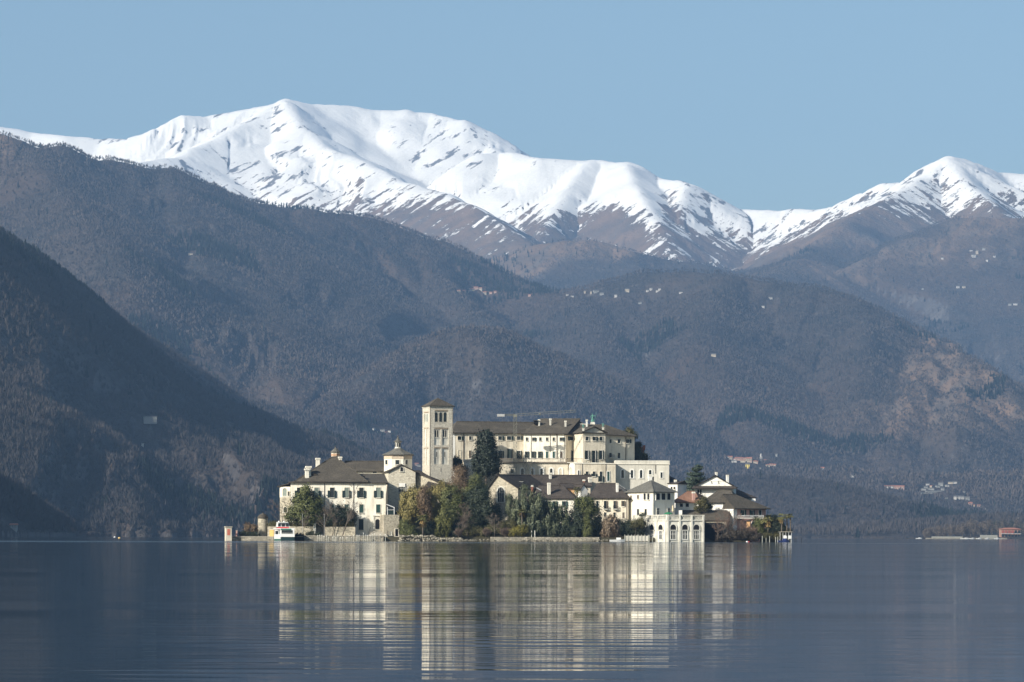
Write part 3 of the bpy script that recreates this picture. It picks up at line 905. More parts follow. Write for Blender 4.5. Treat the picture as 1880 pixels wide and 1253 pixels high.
# steps in front of the portal
b2 = thing("stone_steps", "grey stone steps climbing from the quay to the palace's arched portal", "steps", P(694, 990, 853))
mb = MB()
for k in range(6):
    c = P(694, 990, 856.6 - k * .75)
    mb.box((c.x, c.y, (2.35 - k * .24) / 2), (3.3 + k * .28, 1.0, 2.35 - k * .24))
mb.build('tread', M_pave, b2)
for sx in (-1, 1):
    mb = MB()
    mb.tube((b2.location.x + sx * 1.9, 857, 3.3), (b2.location.x + sx * 2.3, 852.7, 1.9), .04, .04, 5)
    for k in range(4):
        mb.tube((b2.location.x + sx * (1.93 + k * .1), 856.8 - k * 1.2, 1.0), (b2.location.x + sx * (1.93 + k * .1), 856.8 - k * 1.2, 3.25 - k * .4), .03, .03, 4)
    mb.build('handrail', M_black, b2)

# left annex with loggia
b = thing("stone_annex", "narrow stone annex with an arched loggia against the palace's left wall", "annex", Pg(523, 864))
K = block(b, 514, 861, 533.2, 860, 12, 894, M_stone)
mb = MB(); t0 = [K.w(-.5, -.5, K.z1 + .1), K.w(K.L - .05, -.5, K.z1 + .9), K.w(K.L - .05, 12.4, K.z1 + .9), K.w(-.5, 12.4, K.z1 + .1)]
mb.slab(t0, [(0, 1, 2, 3)], .2); mb.build('roof', M_roof, b)
mb = MB(); mb.prism([K.w(-.04, -.08, 0)[:2], K.w(K.L, -.08, 0)[:2], K.w(K.L, .5, 0)[:2], K.w(-.04, .5, 0)[:2]], K.z1 - 2.6, K.z1 - .02); mb.build('loggia_wall', M_cream, b)
KK = Blk(); KK.b = b; KK.A, KK.B = K.A - K.n * .08, K.B - K.n * .08
win(KK, 'front', 523, 896.5, 911, 7.6, arch=True, fr=.14, pane=M_curtain)
win(KK, 'front', 530.3, 902.5, 911, 3.6, fr=.06)
win(K, 'front', 524, 931, 941, 7, arch=True, fr=.1)

# shaded lean-to terrace at the right of the palace
b = thing("stone_bastion", "rubble stone block with a small dark doorway right of the palace portal", "bastion", P(718, 990, 856))
K = block(b, 704.5, 854.5, 733, 855.5, 18, 945.5, M_stone)
win(K, 'front', 728.3, 971.5, 985, 5.8, fr=.12, pane=M_dark, name='door')
win(K, 'front', 717.5, 976, 983, 4, fr=.02, pane=M_trim, name='plaque')
b = thing("terrace_canopy", "white framed terrace canopy standing on the rubble stone block", "canopy", (P(717, 945, 858).x, 858, P(717, 945, 858).z))
for u in (711.3, 723.6):
    for Yq in (856.2, 859.5):
        mb = MB(); q0, q1 = P(u, 945.8, Yq), P(u, 931.5, Yq); q0.z = K.z1
        mb.box((q0.x, q0.y, (q0.z + q1.z) / 2), (.14, .14, q1.z - q0.z)); mb.build('post', M_boatw, b)
q = P(717.5, 936.5, 856.2); mb = MB(); mb.box((q.x, q.y, q.z), (1.7, .07, .08))
mb.build('crossbar', M_boatw, b)
t0 = [P(709.5, 926, 856), P(724.5, 932, 856), P(724.5, 931, 860.4), P(709.5, 925.5, 860.4)]
mb = MB(); mb.slab(t0, [(0, 1, 2, 3)], .14); mb.build('roof', M_boatw, b)
mb = MB(); c0 = P(717.5, 941.5, 858.3); mb.box((c0.x, c0.y, c0.z), (1.4, .3, 1.05)); mb.build('screen', M_dgreen, b)

# ================================================================== 2 basilica
b = thing("basilica", "old stone basilica with octagonal domed drum behind the palace", "church", Pg(720, 888))
K = block(b, 634, 889, 716, 889, 12, 865.5, M_cream, kind='gt', h=2.6)
roof(K, M_roof, h=2.35, ov=.5)
win(K, 'front', 688, 865.8, 869.5, 7, fr=.05)
# transept gable facing the lake
G = block(b, 713, 877.5, 762.6, 878.5, 16, 867, M_palest, kind='gn', h=1.55, name='transept_wall')
roof(G, M_roof, h=1.6, ov=.35)
win(G, 'front', 737.6, 858, 866, 5.5, arch=True, fr=.10, pane=M_dark, label='cross shaped opening high in the stone gable')
win(G, 'front', 737.5, 894.5, 903.5, 12, arch=False, fr=.12, pane=M_glass, bars=3, frm=M_lime)
p, T, s = on_fac(G.A, G.B, 737.5, 893.2, .06)
mb = MB(); mb.box((p.x, p.y, p.z + .3), (12.5 * s, .08, .95)); mb.build('lunette', M_white, b)
# aisle roofs falling to the right
t0 = [P(762.9, 863.5, 881), P(832, 895, 872.5), P(832, 893, 890), P(762.9, 862, 892), P(762.9, 893, 872.4)]
mb = MB(); a0 = [P(760, 864.2, 880), P(826, 893, 873), P(834, 891.5, 884), P(770, 863.6, 890)]
mb.slab(a0, [(0, 1, 2, 3)], .3); mb.build('aisle_roof', M_roofb, b)
mb = MB(); a1 = [P(762.4, 893, 874.5), P(800, 880.6, 875.8), P(830, 893.5, 873.4), P(822, 905, 868), P(770, 905, 868)]
mb.slab([P(786, 884, 876.2), P(824, 893.5, 873.6), P(834, 912, 866.5), P(766, 912, 866.5)], [(3, 2, 1, 0)], .25); mb.build('lean_to_roof', M_roofb, b)
mb = MB(); pts = [P(762.8, 870, 880.5), P(830, 893, 874.5), P(836, 893, 884), P(768, 870, 888)]
mb.prism([(q.x, q.y) for q in pts], 2, [pts[0].z + .3, pts[1].z - .3, pts[2].z - .3, pts[3].z + .3]); mb.build('aisle_wall', M_stone, b)
# drum
c = P(731, 836.3, 888); zb = P(731, 857.5, 888).z
R_d = 27.4 * m_px(888)
mb = MB(); mb.lathe((c.x, c.y, 0), [(R_d, zb - 3), (R_d, c.z)], 8, .26 + .125); drum = mb.build('drum', M_cream, b)
mb = MB(); mb.lathe((c.x, c.y, 0), [(R_d + .07, c.z - .95), (R_d + .07, c.z - .02)], 8, .26 + .125); mb.build('brick_frieze', plain("frieze_brick", (.50, .41, .31), .9, var=.5, sc=3), drum)
mb = MB(); mb.lathe((c.x, c.y, 0), [(R_d + .55, c.z - .02), (R_d + .55, c.z + .15), (R_d * .55, c.z + 1.05), (6.5 * m_px(888), c.z + 1.75)], 8, .26 + .125); dr = mb.build('dome_roof', M_roofg, b)
zt = P(731, 825, 888).z; zt2 = P(731, 812.5, 888).z
mb = MB(); mb.lathe((c.x - .1, c.y, 0), [(.86, zt - .3), (.86, zt + .25), (.70, zt + .3), (.70, zt2), (.9, zt2 + .05)], 8, .2); ln = mb.build('lantern', M_lime, b)
for k in range(8):
    a = .2 + math.pi / 8 + k * math.pi / 4
    if math.sin(a) > .3: continue
    mb = MB(); mb.box((c.x - .1 + math.cos(a) * .67, c.y + math.sin(a) * .67, (zt + zt2) / 2 + .2), (.06, .28, .95), a); mb.build('opening', M_dark, ln)
mb = MB(); mb.lathe((c.x - .1, c.y, 0), [(1.02, zt2 + .05), (1.02, zt2 + .14), (.45, zt2 + .6), (.08, P(731, 803, 888).z)], 8, .2); mb.lathe((c.x - .1, c.y, P(731, 803, 888).z), [(.05, 0), (.16, .1), (.03, .5)], 6); mb.build('lantern_roof', M_roofg, ln)
for k in range(8):
    a0_, a1_ = .385 + k * math.pi / 4, .385 + (k + 1) * math.pi / 4
    q0 = Vector((c.x + math.cos(a1_) * R_d, c.y + math.sin(a1_) * R_d)); q1 = Vector((c.x + math.cos(a0_) * R_d, c.y + math.sin(a0_) * R_d))
    mid = (q0 + q1) / 2
    if mid.y > c.y - .8: continue
    if q0.x > q1.x: q0, q1 = q1, q0
    uu = UC + mid.x / mid.y * F - (2 if abs(mid.x - c.x) > 1.5 else 0)
    win(Blk(), 'front', uu, 845, 853, 7 if abs(mid.x - c.x) < 1.5 else 4, fr=.14, QR=(q0, q1), parent=b, proud=.12)

# small bell turret behind the palace roof
b = thing("bell_turret", "small stone turret with a conical cap poking up behind the palace roof's peak", "turret", Pg(616, 893))
c = P(616, 831, 893); zb = 2.0
mb = MB(); mb.lathe((c.x, c.y, 0), [(1.1, zb), (1.1, c.z)], 8, .3); sh_ = mb.build('shaft', M_tower, b)
mb = MB(); mb.lathe((c.x, c.y, 0), [(1.15, c.z - .95), (1.15, c.z - .35)], 8, .3); mb.build('brick_band', plain("band_brick", (.42, .27, .17), .9, var=.5, sc=4), sh_)
mb = MB(); mb.lathe((c.x, c.y, 0), [(1.3, c.z - .05), (1.3, c.z + .1), (.6, c.z + .75), (.08, P(616, 822, 893).z), (.05, P(616, 818.5, 893).z)], 8, .3); mb.build('roof', M_roofg, b)
# ================================================================== 3 campanile
def tower():
    b = thing("campanile", "tall square Romanesque bell tower of pale stone with a low pyramid roof", "bell tower", Pg(803, 885))
    Y = 882.0
    S = 44.6 * m_px(Y)
    th = math.radians(19.6)
    corner = P(789.5, 746.5, Y)          # nearest corner between the two faces
    C2 = Vector((corner.x, corner.y))
    T1 = Vector((math.cos(th), math.sin(th)))     # wide face to the right
    T2 = Vector((-math.sin(th), math.cos(th)))    # narrow face going back to the left
    z1 = corner.z; z0 = 4.0
    A, B, Cc, E = C2, C2 + T1 * S, C2 + T1 * S + T2 * S, C2 + T2 * S
    rec = .22
    # core, and proud pilaster strips / bands so the panels read as recessed
    mb = MB(); q = rec
    mb.prism([A + (T1 + T2) * q, B + (-T1 + T2) * q, Cc - (T1 + T2) * q, E + (T1 - T2) * q], z0, z1 - .02); mb.build('core', M_lime, b)
    zz = lambda v: P(803, v, Y).z
    mb = MB()
    def strips(O, T, N, edges):
        """edges: (s0, s1, v_top, v_bot) strips on a face"""
        for s0, s1, va, vb in edges:
            p0, p1 = O + T * (S * s0), O + T * (S * s1)
            mb.prism([p0, p1, p1 - N * rec, p0 - N * rec], zz(vb) if vb else z0, zz(va))
    f = lambda u: (u - 789.5) / (831.4 - 789.5)
    N1 = Vector((T1.y, -T1.x))
    face1 = [(0, f(797.3), 746.5, None), (f(823.3), 1, 746.5, None), (f(797.3), f(823.3), 746.5, 753), (f(797.3), f(823.3), 776.5, 785), (f(797.3), f(798.2), 753, 776.5), (f(822.4), f(823.3), 753, 776.5),
             (f(808.5), f(812), 788, 853), (f(797.3), f(808.5), 817.5, 821.5), (f(812), f(823.3), 817.5, 821.5), (f(797.3), f(823.3), 853, None)]
    strips(A, T1, N1, face1)
    N2 = -T1
    g = [(0, .2, 746.5, None), (.8, 1, 746.5, None), (.2, .8, 746.5, 756), (.2, .8, 778, 785), (.2, .8, 818, 822), (.45, .55, 785, 853), (.2, .8, 853, None)]
    Tl = T2
    for s0, s1, va, vb in g:
        p0, p1 = A + Tl * (S * s0), A + Tl * (S * s1)
        mb.prism([p0 + T1 * rec, p0, p1, p1 + T1 * rec][::-1], zz(vb) if vb else z0, zz(va) - .004)
    # plain back faces
    mb.prism([B - T1 * rec, B, Cc, Cc - T1 * rec], z0, z1 - .01)
    mb.prism([Cc - T2 * rec, Cc, E, E - T2 * rec], z0, z1 - .015)
    mb.build('wall', M_tower, b)
    # corbel tables: one per row, little blocks under a string course
    M_cb = plain("corbel_stone", (.42, .34, .25), .9)
    for v, a0, a1, cnt in ((754, 798, 823, 11), (787, 798, 823, 12), (822.6, 798, 823, 12)):
        mb = MB()
        for k in range(cnt):
            fr_ = f(a0 + (a1 - a0) * (k + .5) / cnt)
            p = A + T1 * (S * fr_) + N1 * (-rec + .1)
            mb.box((p.x, p.y, zz(v)), (.17, .2, .26), th)
        p = A + T1 * (S * (f(a0) + f(a1)) / 2) + N1 * (-rec + .12)
        mb.box((p.x, p.y, zz(v) + .16), (S * (f(a1) - f(a0)), .24, .09), th)
        mb.build('corbel_table', M_cb, b)
    for v, cnt in ((757, 6), (786, 7), (823, 7)):
        mb = MB()
        for k in range(cnt):
            p = A + T2 * (S * (.22 + .56 * (k + .5) / cnt)) + N2 * (-rec + .1)
            mb.box((p.x, p.y, zz(v)), (.17, .2, .24), th + math.pi / 2)
        p = A + T2 * (S * .5) + N2 * (-rec + .12)
        mb.box((p.x, p.y, zz(v) + .15), (S * .58, .24, .09), th + math.pi / 2)
        mb.build('corbel_table', M_cb, b)
    o1, o2 = A - N1 * (rec), B - N1 * (rec)
    for u in (800.9, 808.9, 816.9):
        win(Blk(), 'front', u, 757.3, 775, 5.6, arch=True, fr=.06, QR=(o1, o2), parent=b, pane=M_glass, bars=0, frm=M_tower, proud=.08)
    for u in (799.9, 803.4, 814.7, 818.2):
        win(Blk(), 'front', u, 790, 803, 2.7, arch=True, fr=.05, QR=(o1, o2), parent=b, pane=M_dark, proud=.08)
    for u in (801.5, 816.4):
        win(Blk(), 'front', u, 830, 839.5, 1.4, fr=.03, QR=(o1, o2), parent=b, pane=M_dark, proud=.03, name='slit')
    win(Blk(), 'front', 809.5, 860, 867, 1.2, fr=.03, QR=(A, B), parent=b, pane=M_dark, proud=.03, name='slit')
    e1, a1 = E + T1 * rec, A + T1 * rec
    for u in (780, 782.4, 784.8):
        win(Blk(), 'left', u, 760, 775, 1.5, arch=True, fr=.05, QR=(e1, a1), parent=b, pane=M_curtain, proud=.05)
    # roof
    mid = (A + Cc) / 2; ov = .35
    cs = [A + (-T1 - T2) * ov, B + (T1 - T2) * ov, Cc + (T1 + T2) * ov, E + (-T1 + T2) * ov]
    ap = P(802.5, 730.5, Y + 3)
    mb = MB()
    top = [(q.x, q.y, z1 + .16) for q in cs] + [(mid.x, mid.y, ap.z)]
    mb.slab(top, [(0, 1, 4), (1, 2, 4), (2, 3, 4), (3, 0, 4)], .14)
    mb.build('roof', M_roof, b)
    mb = MB(); mb.prism([A + (-T1 - T2) * .12, B + (T1 - T2) * .12, Cc + (T1 + T2) * .12, E + (-T1 + T2) * .12], z1 - .22, z1 + .01); mb.build('cornice', M_lime, b)
tower()

# ================================================================== 4 monastery
b = thing("monastery", "huge cream monastery with long slate roofs, rows of shutters and a pedimented pavilion", "monastery", Pg(1000, 905))
MON = b
zt_ = 8.0
# left wing (angled slightly to the right)
K1 = block(b, 831.5, 899, 962, 903, 16, 795, M_tan, zt_)
roof(K1, M_roof, h=2.75, ov=.6, inL=2.6, inR=-5)
mb = MB(); p0, p1 = K1.w(-.06, -.06, 0), K1.w(.75, 1.2, 0); mb.prism([K1.w(-.05, -.05, 0)[:2], K1.w(.55, -.05, 0)[:2], K1.w(.55, .4, 0)[:2], K1.w(-.05, .4, 0)[:2]], zt_, K1.z1 - .04); mb.build('quoin', M_white, b)
for u, w_, sh in ((843.5, 7, 'half'), (863.5, 5, None), (918, 7, 'half'), (934.5, 8, 'half'), (952.5, 7, 'half'), (888, 6, None)):
    win(K1, 'front', u, 801.2, 808.3, w_, sh=sh, shm=M_dgreen, fr=.06, pane=M_glass)
win(K1, 'front', 843.5, 827, 844, 5.6, fr=.05, pane=M_tan, name='blind_window')
win(K1, 'front', 862.7, 827.5, 841.5, 4, fr=.05, sh='closed', shm=M_bshut)
for u in (920, 936, 953):
    win(K1, 'front', u, 824 if u == 936 else 828, 842, 4.6, arch=(u == 936), fr=.14, sh='open', shm=M_dgreen, frm=M_white, pane=M_curtain if u == 936 else M_glass)
pipe(b, K1, 'front', 851, 797, 848); pipe(b, K1, 'front', 876, 797, 830)
# middle wing
K2 = block(b, 961.5, 899.5, 1038.5, 898, 18, 796.3, M_cream, zt_)
roof(K2, M_roof, h=3.7, ov=.6, inL=2.9, inR=-2.6)
for u, w_, sh in ((967.5, 4, None), (979.5, 5, 'half'), (992, 4, None), (1004.3, 4, None), (1016.6, 4, None), (1030.5, 6, 'half')):
    win(K2, 'front', u, 803.5, 810, w_, sh=sh, shm=M_dgreen, fr=.05)
for u, w_, sh, m in ((967.5, 3.6, 'open', M_dgreen), (979.5, 4, 'open', M_dgreen), (992, 4, 'open', M_dgreen), (1004.3, 4.6, 'closed', M_green), (1016.8, 4.6, 'closed', M_green), (1030.6, 4, 'closed', M_bshut)):
    win(K2, 'front', u, 829.3, 841.5, w_, sh=sh, shm=m, fr=.08, frm=M_white)
pipe(b, K2, 'front', 1022.3, 797, 842, .1); pipe(b, K2, 'front', 1036.5, 798, 842, .06); pipe(b, K2, 'front', 975, 798, 830, .05); pipe(b, K2, 'front', 1010, 798, 830, .05)
for u, v0, v1, Y in ((989.7, 772.5, 780, 903.5), (1010.5, 771, 778.5, 903.5), (1038.3, 775, 782, 902)):
    chimney(b, u, v0, v1, Y, 2.8, M_lime)
p = P(984, 776, 904); mb = MB(); mb.box((p.x, p.y, p.z), (1.1, 1.6, .7)); o = mb.build('dormer', M_dark, b)
mb = MB(); mb.box((p.x, p.y - .1, p.z + .42), (1.5, 2.0, .14)); mb.build('dormer_roof', M_roof, o)
# recessed bay beside the pavilion
K3 = block(b, 1038.6, 898.3, 1058.5, 901.5, 12, 796.3, M_tan, zt_)
win(K3, 'front', 1049, 802, 809, 6.5, sh='open', shm=M_dgreen, fr=.05)
win(K3, 'front', 1050.5, 827.5, 847, 5.5, fr=.06, sh='half', shm=M_dgreen, name='window')
# pavilion: left flank painted paler for the sun falling on it, tan front, pediment
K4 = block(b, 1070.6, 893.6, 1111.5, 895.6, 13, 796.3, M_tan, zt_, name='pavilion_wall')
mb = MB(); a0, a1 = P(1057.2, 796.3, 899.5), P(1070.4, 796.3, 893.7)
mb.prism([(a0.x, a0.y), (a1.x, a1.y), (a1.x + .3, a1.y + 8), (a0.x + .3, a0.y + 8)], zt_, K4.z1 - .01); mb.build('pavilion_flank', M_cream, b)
KF = Blk(); KF.b = b; KF.A, KF.B = Vector((a0.x, a0.y)), Vector((a1.x, a1.y))
win(KF, 'front', 1063, 802, 809, 4, fr=.05)
for u, w_, sh in ((1077.5, 6, None), (1090.6, 6.5, 'half'), (1103.4, 6, None)):
    win(K4, 'front', u, 802.2, 809.3, w_, sh=sh, shm=M_dgreen, fr=.06)
for u, v1 in ((1077.6, 843.5), (1090.7, 849.5), (1103.6, 843.5)):
    win(K4, 'front', u, 827.5, v1, 4.4, sh='open', shm=M_dgreen, fr=.07, frm=M_white, pane=M_glass)
win(K3, 'front', 1050.5, 830, 847, 2.5, fr=.03) if False else None
# pediment
def pediment():
    zl = K4.z1
    x0, x1 = -.35, K4.L + .35
    ap = P(1091.5, 782.5, 894).z
    mb = MB()
    prof = [(x0 + .6, zl + .25), (x1 - .6, zl + .25), ((x0 + x1) / 2, ap - .3)]
    mb.add([K4.w(x, .1, z) for x, z in prof] + [K4.w(x, 4, z) for x, z in prof], [(0, 1, 2), (5, 4, 3), (0, 3, 4, 1), (1, 4, 5, 2), (2, 5, 3, 0)])
    mb.build('tympanum', M_grey, b)
    mb = MB()
    mb.add([K4.w(x, y, z) for x, y, z in ((x0, -.45, zl + .02), (x1, -.45, zl + .02), (x1, 3, zl + .02), (x0, 3, zl + .02), (x0, -.45, zl + .25), (x1, -.45, zl + .25), (x1, 3, zl + .25), (x0, 3, zl + .25))], [(0, 1, 5, 4), (4, 5, 6, 7), (3, 2, 1, 0), (1, 2, 6, 5), (0, 4, 7, 3)])
    top = [K4.w(x0 - .1, -.5, zl + .32), K4.w((x0 + x1) / 2, -.5, ap), K4.w(x1 + .1, -.5, zl + .32), K4.w(x0 - .1, 9, zl + .32), K4.w((x0 + x1) / 2, 9, ap), K4.w(x1 + .1, 9, zl + .32)]
    mb.slab(top, [(0, 1, 4, 3), (1, 2, 5, 4)], .24)
    mb.build('pediment_roof', M_roof, b)
pediment()
# long roof behind pavilion, falling to the right wing
K5 = block(b, 1112, 900.5, 1165, 903.5, 11, 800, M_tan, zt_, name='east_wall')
mb = MB()
r_ = [P(1036, 797.5, 897.2), P(1060, 797.5, 900.5), P(1112, 797.8, 899.7), P(1169.5, 800.4, 902.3), P(1169.5, 800, 916), P(1112, 780, 905.5), P(1073, 778.6, 905.5), P(1054, 768.7, 907.5), P(1036, 790, 918), P(1112, 797, 920)]
mb.slab(r_, [(0, 1, 7), (1, 6, 7), (1, 2, 5, 6), (2, 3, 5), (3, 4, 5), (5, 4, 9), (6, 5, 9), (7, 6, 9, 8)], .25)
mb.build('roof', M_roof, b)
for u, w_ in ((1120.7, 3.6), (1136.2, 6), (1152.5, 6)):
    win(K5, 'front', u, 807, 814, w_, fr=.05, sh='half' if u > 1150 else None, shm=M_dgreen)
for u in (1120.5, 1136):
    win(K5, 'front', u, 832, 842, 4.5, fr=.05)
pipe(b, K5, 'front', 1149, 802, 845)
chimney(b, 1077.3, 773, 780, 904, 2.6, M_white)
mb = MB(); q = P(1077, 778.5, 904.5); mb.tube(P(1064, 779.4, 905.3), P(1079, 779.3, 905.3), .15, .15, 6); mb.build('ridge_tiles', M_lime, b)
# lower storeys: arcade wall under the left and middle wings
K6 = block(b, 917, 893, 1043.5, 893, 9, 849.3, M_tan, 3.0, name='arcade_wall')
for u, blind in ((959, 0), (977, 0), (994.3, 0), (1012, 0), (1029.4, 1)):
    win(K6, 'front', u, 860.5, 874.3, 4.6, arch=True, fr=.34, frm=M_white, pane=M_tan if blind else M_glass)
win(K6, 'front', 940, 862, 869, 5, fr=.06)
mb = MB()
for k in range(64):
    p = P(919 + k * 1.95, 846, 892.6)
    mb.box((p.x, p.y, p.z), (.09, .09, .95))
mb.box(tuple((P(917, 842.5, 892.6) + P(1043, 842.5, 892.6)) / 2), (125 * m_px(893), .2, .13))
mb.box(tuple((P(917, 849, 892.6) + P(1043, 849, 892.6)) / 2), (126 * m_px(893), .35, .2))
mb.build('balustrade', plain("balustrade_stone", (.24, .20, .16), .9), b)
K7 = block(b, 851.5, 892.3, 872, 892.2, 9, 845.5, M_white, 5.0, name='garden_terrace_wall')
mb = MB(); mb.box(tuple((P(851, 845, 892.2) + P(873, 845, 892.2)) / 2), (22.8 * m_px(892), .7, .3)); mb.build('coping', M_white, b)
# flank, also painted paler as the sunlit side, and lower front of the pavilion
K8 = block(b, 1043.6, 893.6, 1055.3, 889.0, 8, 850.5, M_cream, 3.0, name='arcade_wall')
win(K8, 'front', 1048.8, 858, 874, 6, arch=True, fr=.3, frm=M_white, pane=M_tan)
K9 = block(b, 1055.5, 889, 1130.3, 890, 9, 851, M_tan, 2.0, name='lower_wall')
for u, w_ in ((1062.5, 2.6),):
    win(K9, 'front', u, 864, 874, w_, arch=True, fr=.2, frm=M_white, pane=M_dark)
for u, v1 in ((1077.5, 875), (1090.5, 875), (1103.3, 885)):
    win(K9, 'front', u, 866, v1, 5, sh='open', shv=.55, shm=M_dgreen, fr=.06)
win(K9, 'front', 1116.8, 866.3, 883.5, 4.4, sh='closed', shm=M_green, fr=.16, frm=M_white)
pipe(b, K9, 'front', 1069, 852, 886, .05); pipe(b, K9, 'front', 1112, 852, 886, .06)
cornice(K9, 850.2, 851.8, .2, M_trim)
# balconies
def balcony(u0, u1, v_top, v_bot, Y, dep, parent, mat=M_black, slabm=None):
    a, c_ = P(u0, v_bot, Y), P(u1, v_bot, Y)
    hh_ = P(u0, v_top, Y).z - a.z
    mb = MB(); w_ = c_.x - a.x
    cx = (a.x + c_.x) / 2
    mb.box((cx, Y - dep / 2, a.z), (w_, dep, .18)); o = mb.build('balcony', slabm or M_lime, parent)
    mb = MB()
    nn = max(5, int(w_ / .22))
    for k in range(nn + 1):
        mb.box((a.x + w_ * k / nn, Y - dep + .04, a.z + hh_ / 2 + .05), (.04, .04, hh_))
    for k in range(4):
        for xx in (a.x, c_.x): mb.box((xx, Y - dep + (k + .5) * dep / 4, a.z + hh_ / 2 + .05), (.04, .04, hh_))
    mb.box((cx, Y - dep + .04, a.z + hh_ + .05), (w_ + .06, .07, .06))
    for xx in (a.x, c_.x): mb.box((xx, Y - dep / 2, a.z + hh_ + .05), (.06, dep - .1, .055))
    mb.build('railing', mat, o)
    return o
balcony(1083.5, 1112.5, 844.5, 850.6, 894.6, 1.2, b)
balcony(1041, 1069.5, 842.5, 849.8, 893.2, 1.0, b)
balcony(1118, 1128, 836, 841, 901, .7, b)
# right low wing
K10 = block(b, 1130.6, 893.0, 1228.5, 893.6, 12, 852.3, M_grey, 2.0, name='low_wing_wall')
cornice(K10, 845.6, 852.2, .12, M_grey, name='parapet')
cornice(K10, 851.8, 852.8, .22, M_trim)
for u in (1143, 1160.2, 1177, 1193.7):
    win(K10, 'front', u, 863.2, 878, 4.6, arch=True, fr=.30, frm=M_white)
win(K10, 'front', 1214.5, 867.5, 878, 4.0, fr=.18, frm=M_white)
pipe(b, K10, 'front', 1203.5, 853, 870, .05)

# statues on the pavilion
def skin_fig(name, pts, edges, mat, parent):
    me = bpy.data.meshes.new(name)
    off = wloc(parent)
    me.from_pydata([tuple(Vector(p[:3]) - off) for p in pts], edges, [])
    o = bpy.data.objects.new(name, me); COL.objects.link(o); o.parent = parent
    me.materials.append(mat)
    o.modifiers.new('skin', 'SKIN')
    for i, p in enumerate(pts):
        me.skin_vertices[0].data[i].radius = (p[3], p[3])
    me.skin_vertices[0].data[0].use_root = True
    m2 = o.modifiers.new('sub', 'SUBSURF'); m2.levels = 1; m2.render_levels = 2
    return o
def saint():
    base = P(1088, 779, 894.5)
    t = thing("saint_statue", "green bronze statue of a robed saint holding a staff on the pediment's peak", "statue", tuple(base))
    x, y, z = base
    mb = MB(); mb.box((x, y, z + .15), (1.1, 1.0, .5)); mb.box((x, y, z + .45), (.8, .8, .12)); mb.build('pedestal', M_lime, t)
    s = 1.15; z += .5
    pts = [(x, y, z + 1.0 * s, .22), (x + .02, y, z + 1.3 * s, .22), (x - .02, y, z + 1.52 * s, .13), (x - .05, y - .03, z + 1.72 * s, .15), (x - .05, y - .04, z + 1.86 * s, .10),
           (x - .16, y, z + .55 * s, .21), (x - .2, y, z + .02, .24), (x + .18, y - .1, z + .5 * s, .18), (x + .28, y - .15, z + .02, .19),
           (x + .28, y, z + 1.45 * s, .11), (x + .5, y - .15, z + 1.3 * s, .09), (x + .66, y - .25, z + 1.5 * s, .06),
           (x - .3, y, z + 1.42 * s, .11), (x - .48, y - .1, z + 1.15 * s, .09), (x - .38, y - .35, z + .95 * s, .06)]
    ed = [(0, 1), (1, 2), (2, 3), (3, 4), (0, 5), (5, 6), (0, 7), (7, 8), (1, 9), (9, 10), (10, 11), (1, 12), (12, 13), (13, 14)]
    skin_fig('body', pts, ed, M_copper, t)
    mb = MB(); mb.tube((x + .45, y - .25, z + .1), (x + .92, y - .25, z + 2.1 * s), .035, .035, 6); mb.tube((x + .86, y - .25, z + 1.95 * s), (x + 1.0, y - .25, z + 2.02 * s), .05, .05, 6); mb.build('staff', M_copper, t)
    prof = [(.42, 0), (.40, .3), (.30, .9), (.24, 1.05)]
    mb = MB(); mb.lathe((x - .02, y + .02, z), prof, 12); mb.build('robe', M_copper, t)
saint()
def urn_figure(u, vb, lab):
    base = P(u, vb, 893.8)
    t = thing("corner_statue", lab, "statue", tuple(base), "small statues at the pediment's corners")
    x, y, z = base
    mb = MB(); mb.box((x, y, z + .15), (.5, .5, .6)); mb.box((x, y, z + .5), (.66, .66, .12)); mb.build('pedestal', M_lime, t)
    pts = [(x, y, z + 1.0, .16), (x, y, z + 1.3, .17), (x, y, z + 1.46, .08), (x, y - .02, z + 1.6, .11), (x, y, z + .56, .2), (x + .24, y, z + 1.25, .07), (x + .3, y - .1, z + .98, .06), (x - .24, y, z + 1.25, .07), (x - .34, y - .05, z + 1.42, .05)]
    skin_fig('body', pts, [(0, 1), (1, 2), (2, 3), (0, 4), (1, 5), (5, 6), (1, 7), (7, 8)], M_copper, t)
urn_figure(1070.8, 790.5, "small green copper figure on the left corner of the pediment")
urn_figure(1107.2, 788.5, "small green copper figure on the right corner of the pediment")
# brick chimney tower and terrace at the far right
b = thing("brick_turret", "round red brick turret on the ivy covered wall right of the monastery", "turret", (P(1178, 845, 912).x, 912, P(1178, 845, 912).z))
c = P(1178.5, 845, 912)
mb = MB(); z_ = c.z; zt2 = P(1178.5, 818.5, 912).z; hh_ = zt2 - z_
mb.lathe((c.x, c.y, z_ - 8), [(.62, 0), (.6, 8 + hh_ * .62), (.85, 8 + hh_ * .72), (.85, 8 + hh_ * .9), (.7, 8 + hh_ * .92)], 12); mb.build('shaft', M_brick, b)
mb = MB()
for k in range(6):
    a = k * math.pi / 3; mb.box((c.x + math.cos(a) * .72, c.y + math.sin(a) * .72, zt2 - .15), (.3, .3, .5), a)
mb.build('battlement', M_brick, b)
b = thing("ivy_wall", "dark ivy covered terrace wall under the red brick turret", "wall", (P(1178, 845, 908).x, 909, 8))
mb = MB(); a0, a1 = P(1166, 833, 908), P(1190, 835, 908); mb.prism([(a0.x, 908), (a1.x, 909), (a1.x, 916), (a0.x, 916)], 6, a1.z); mb.build('wall', M_dark, b)

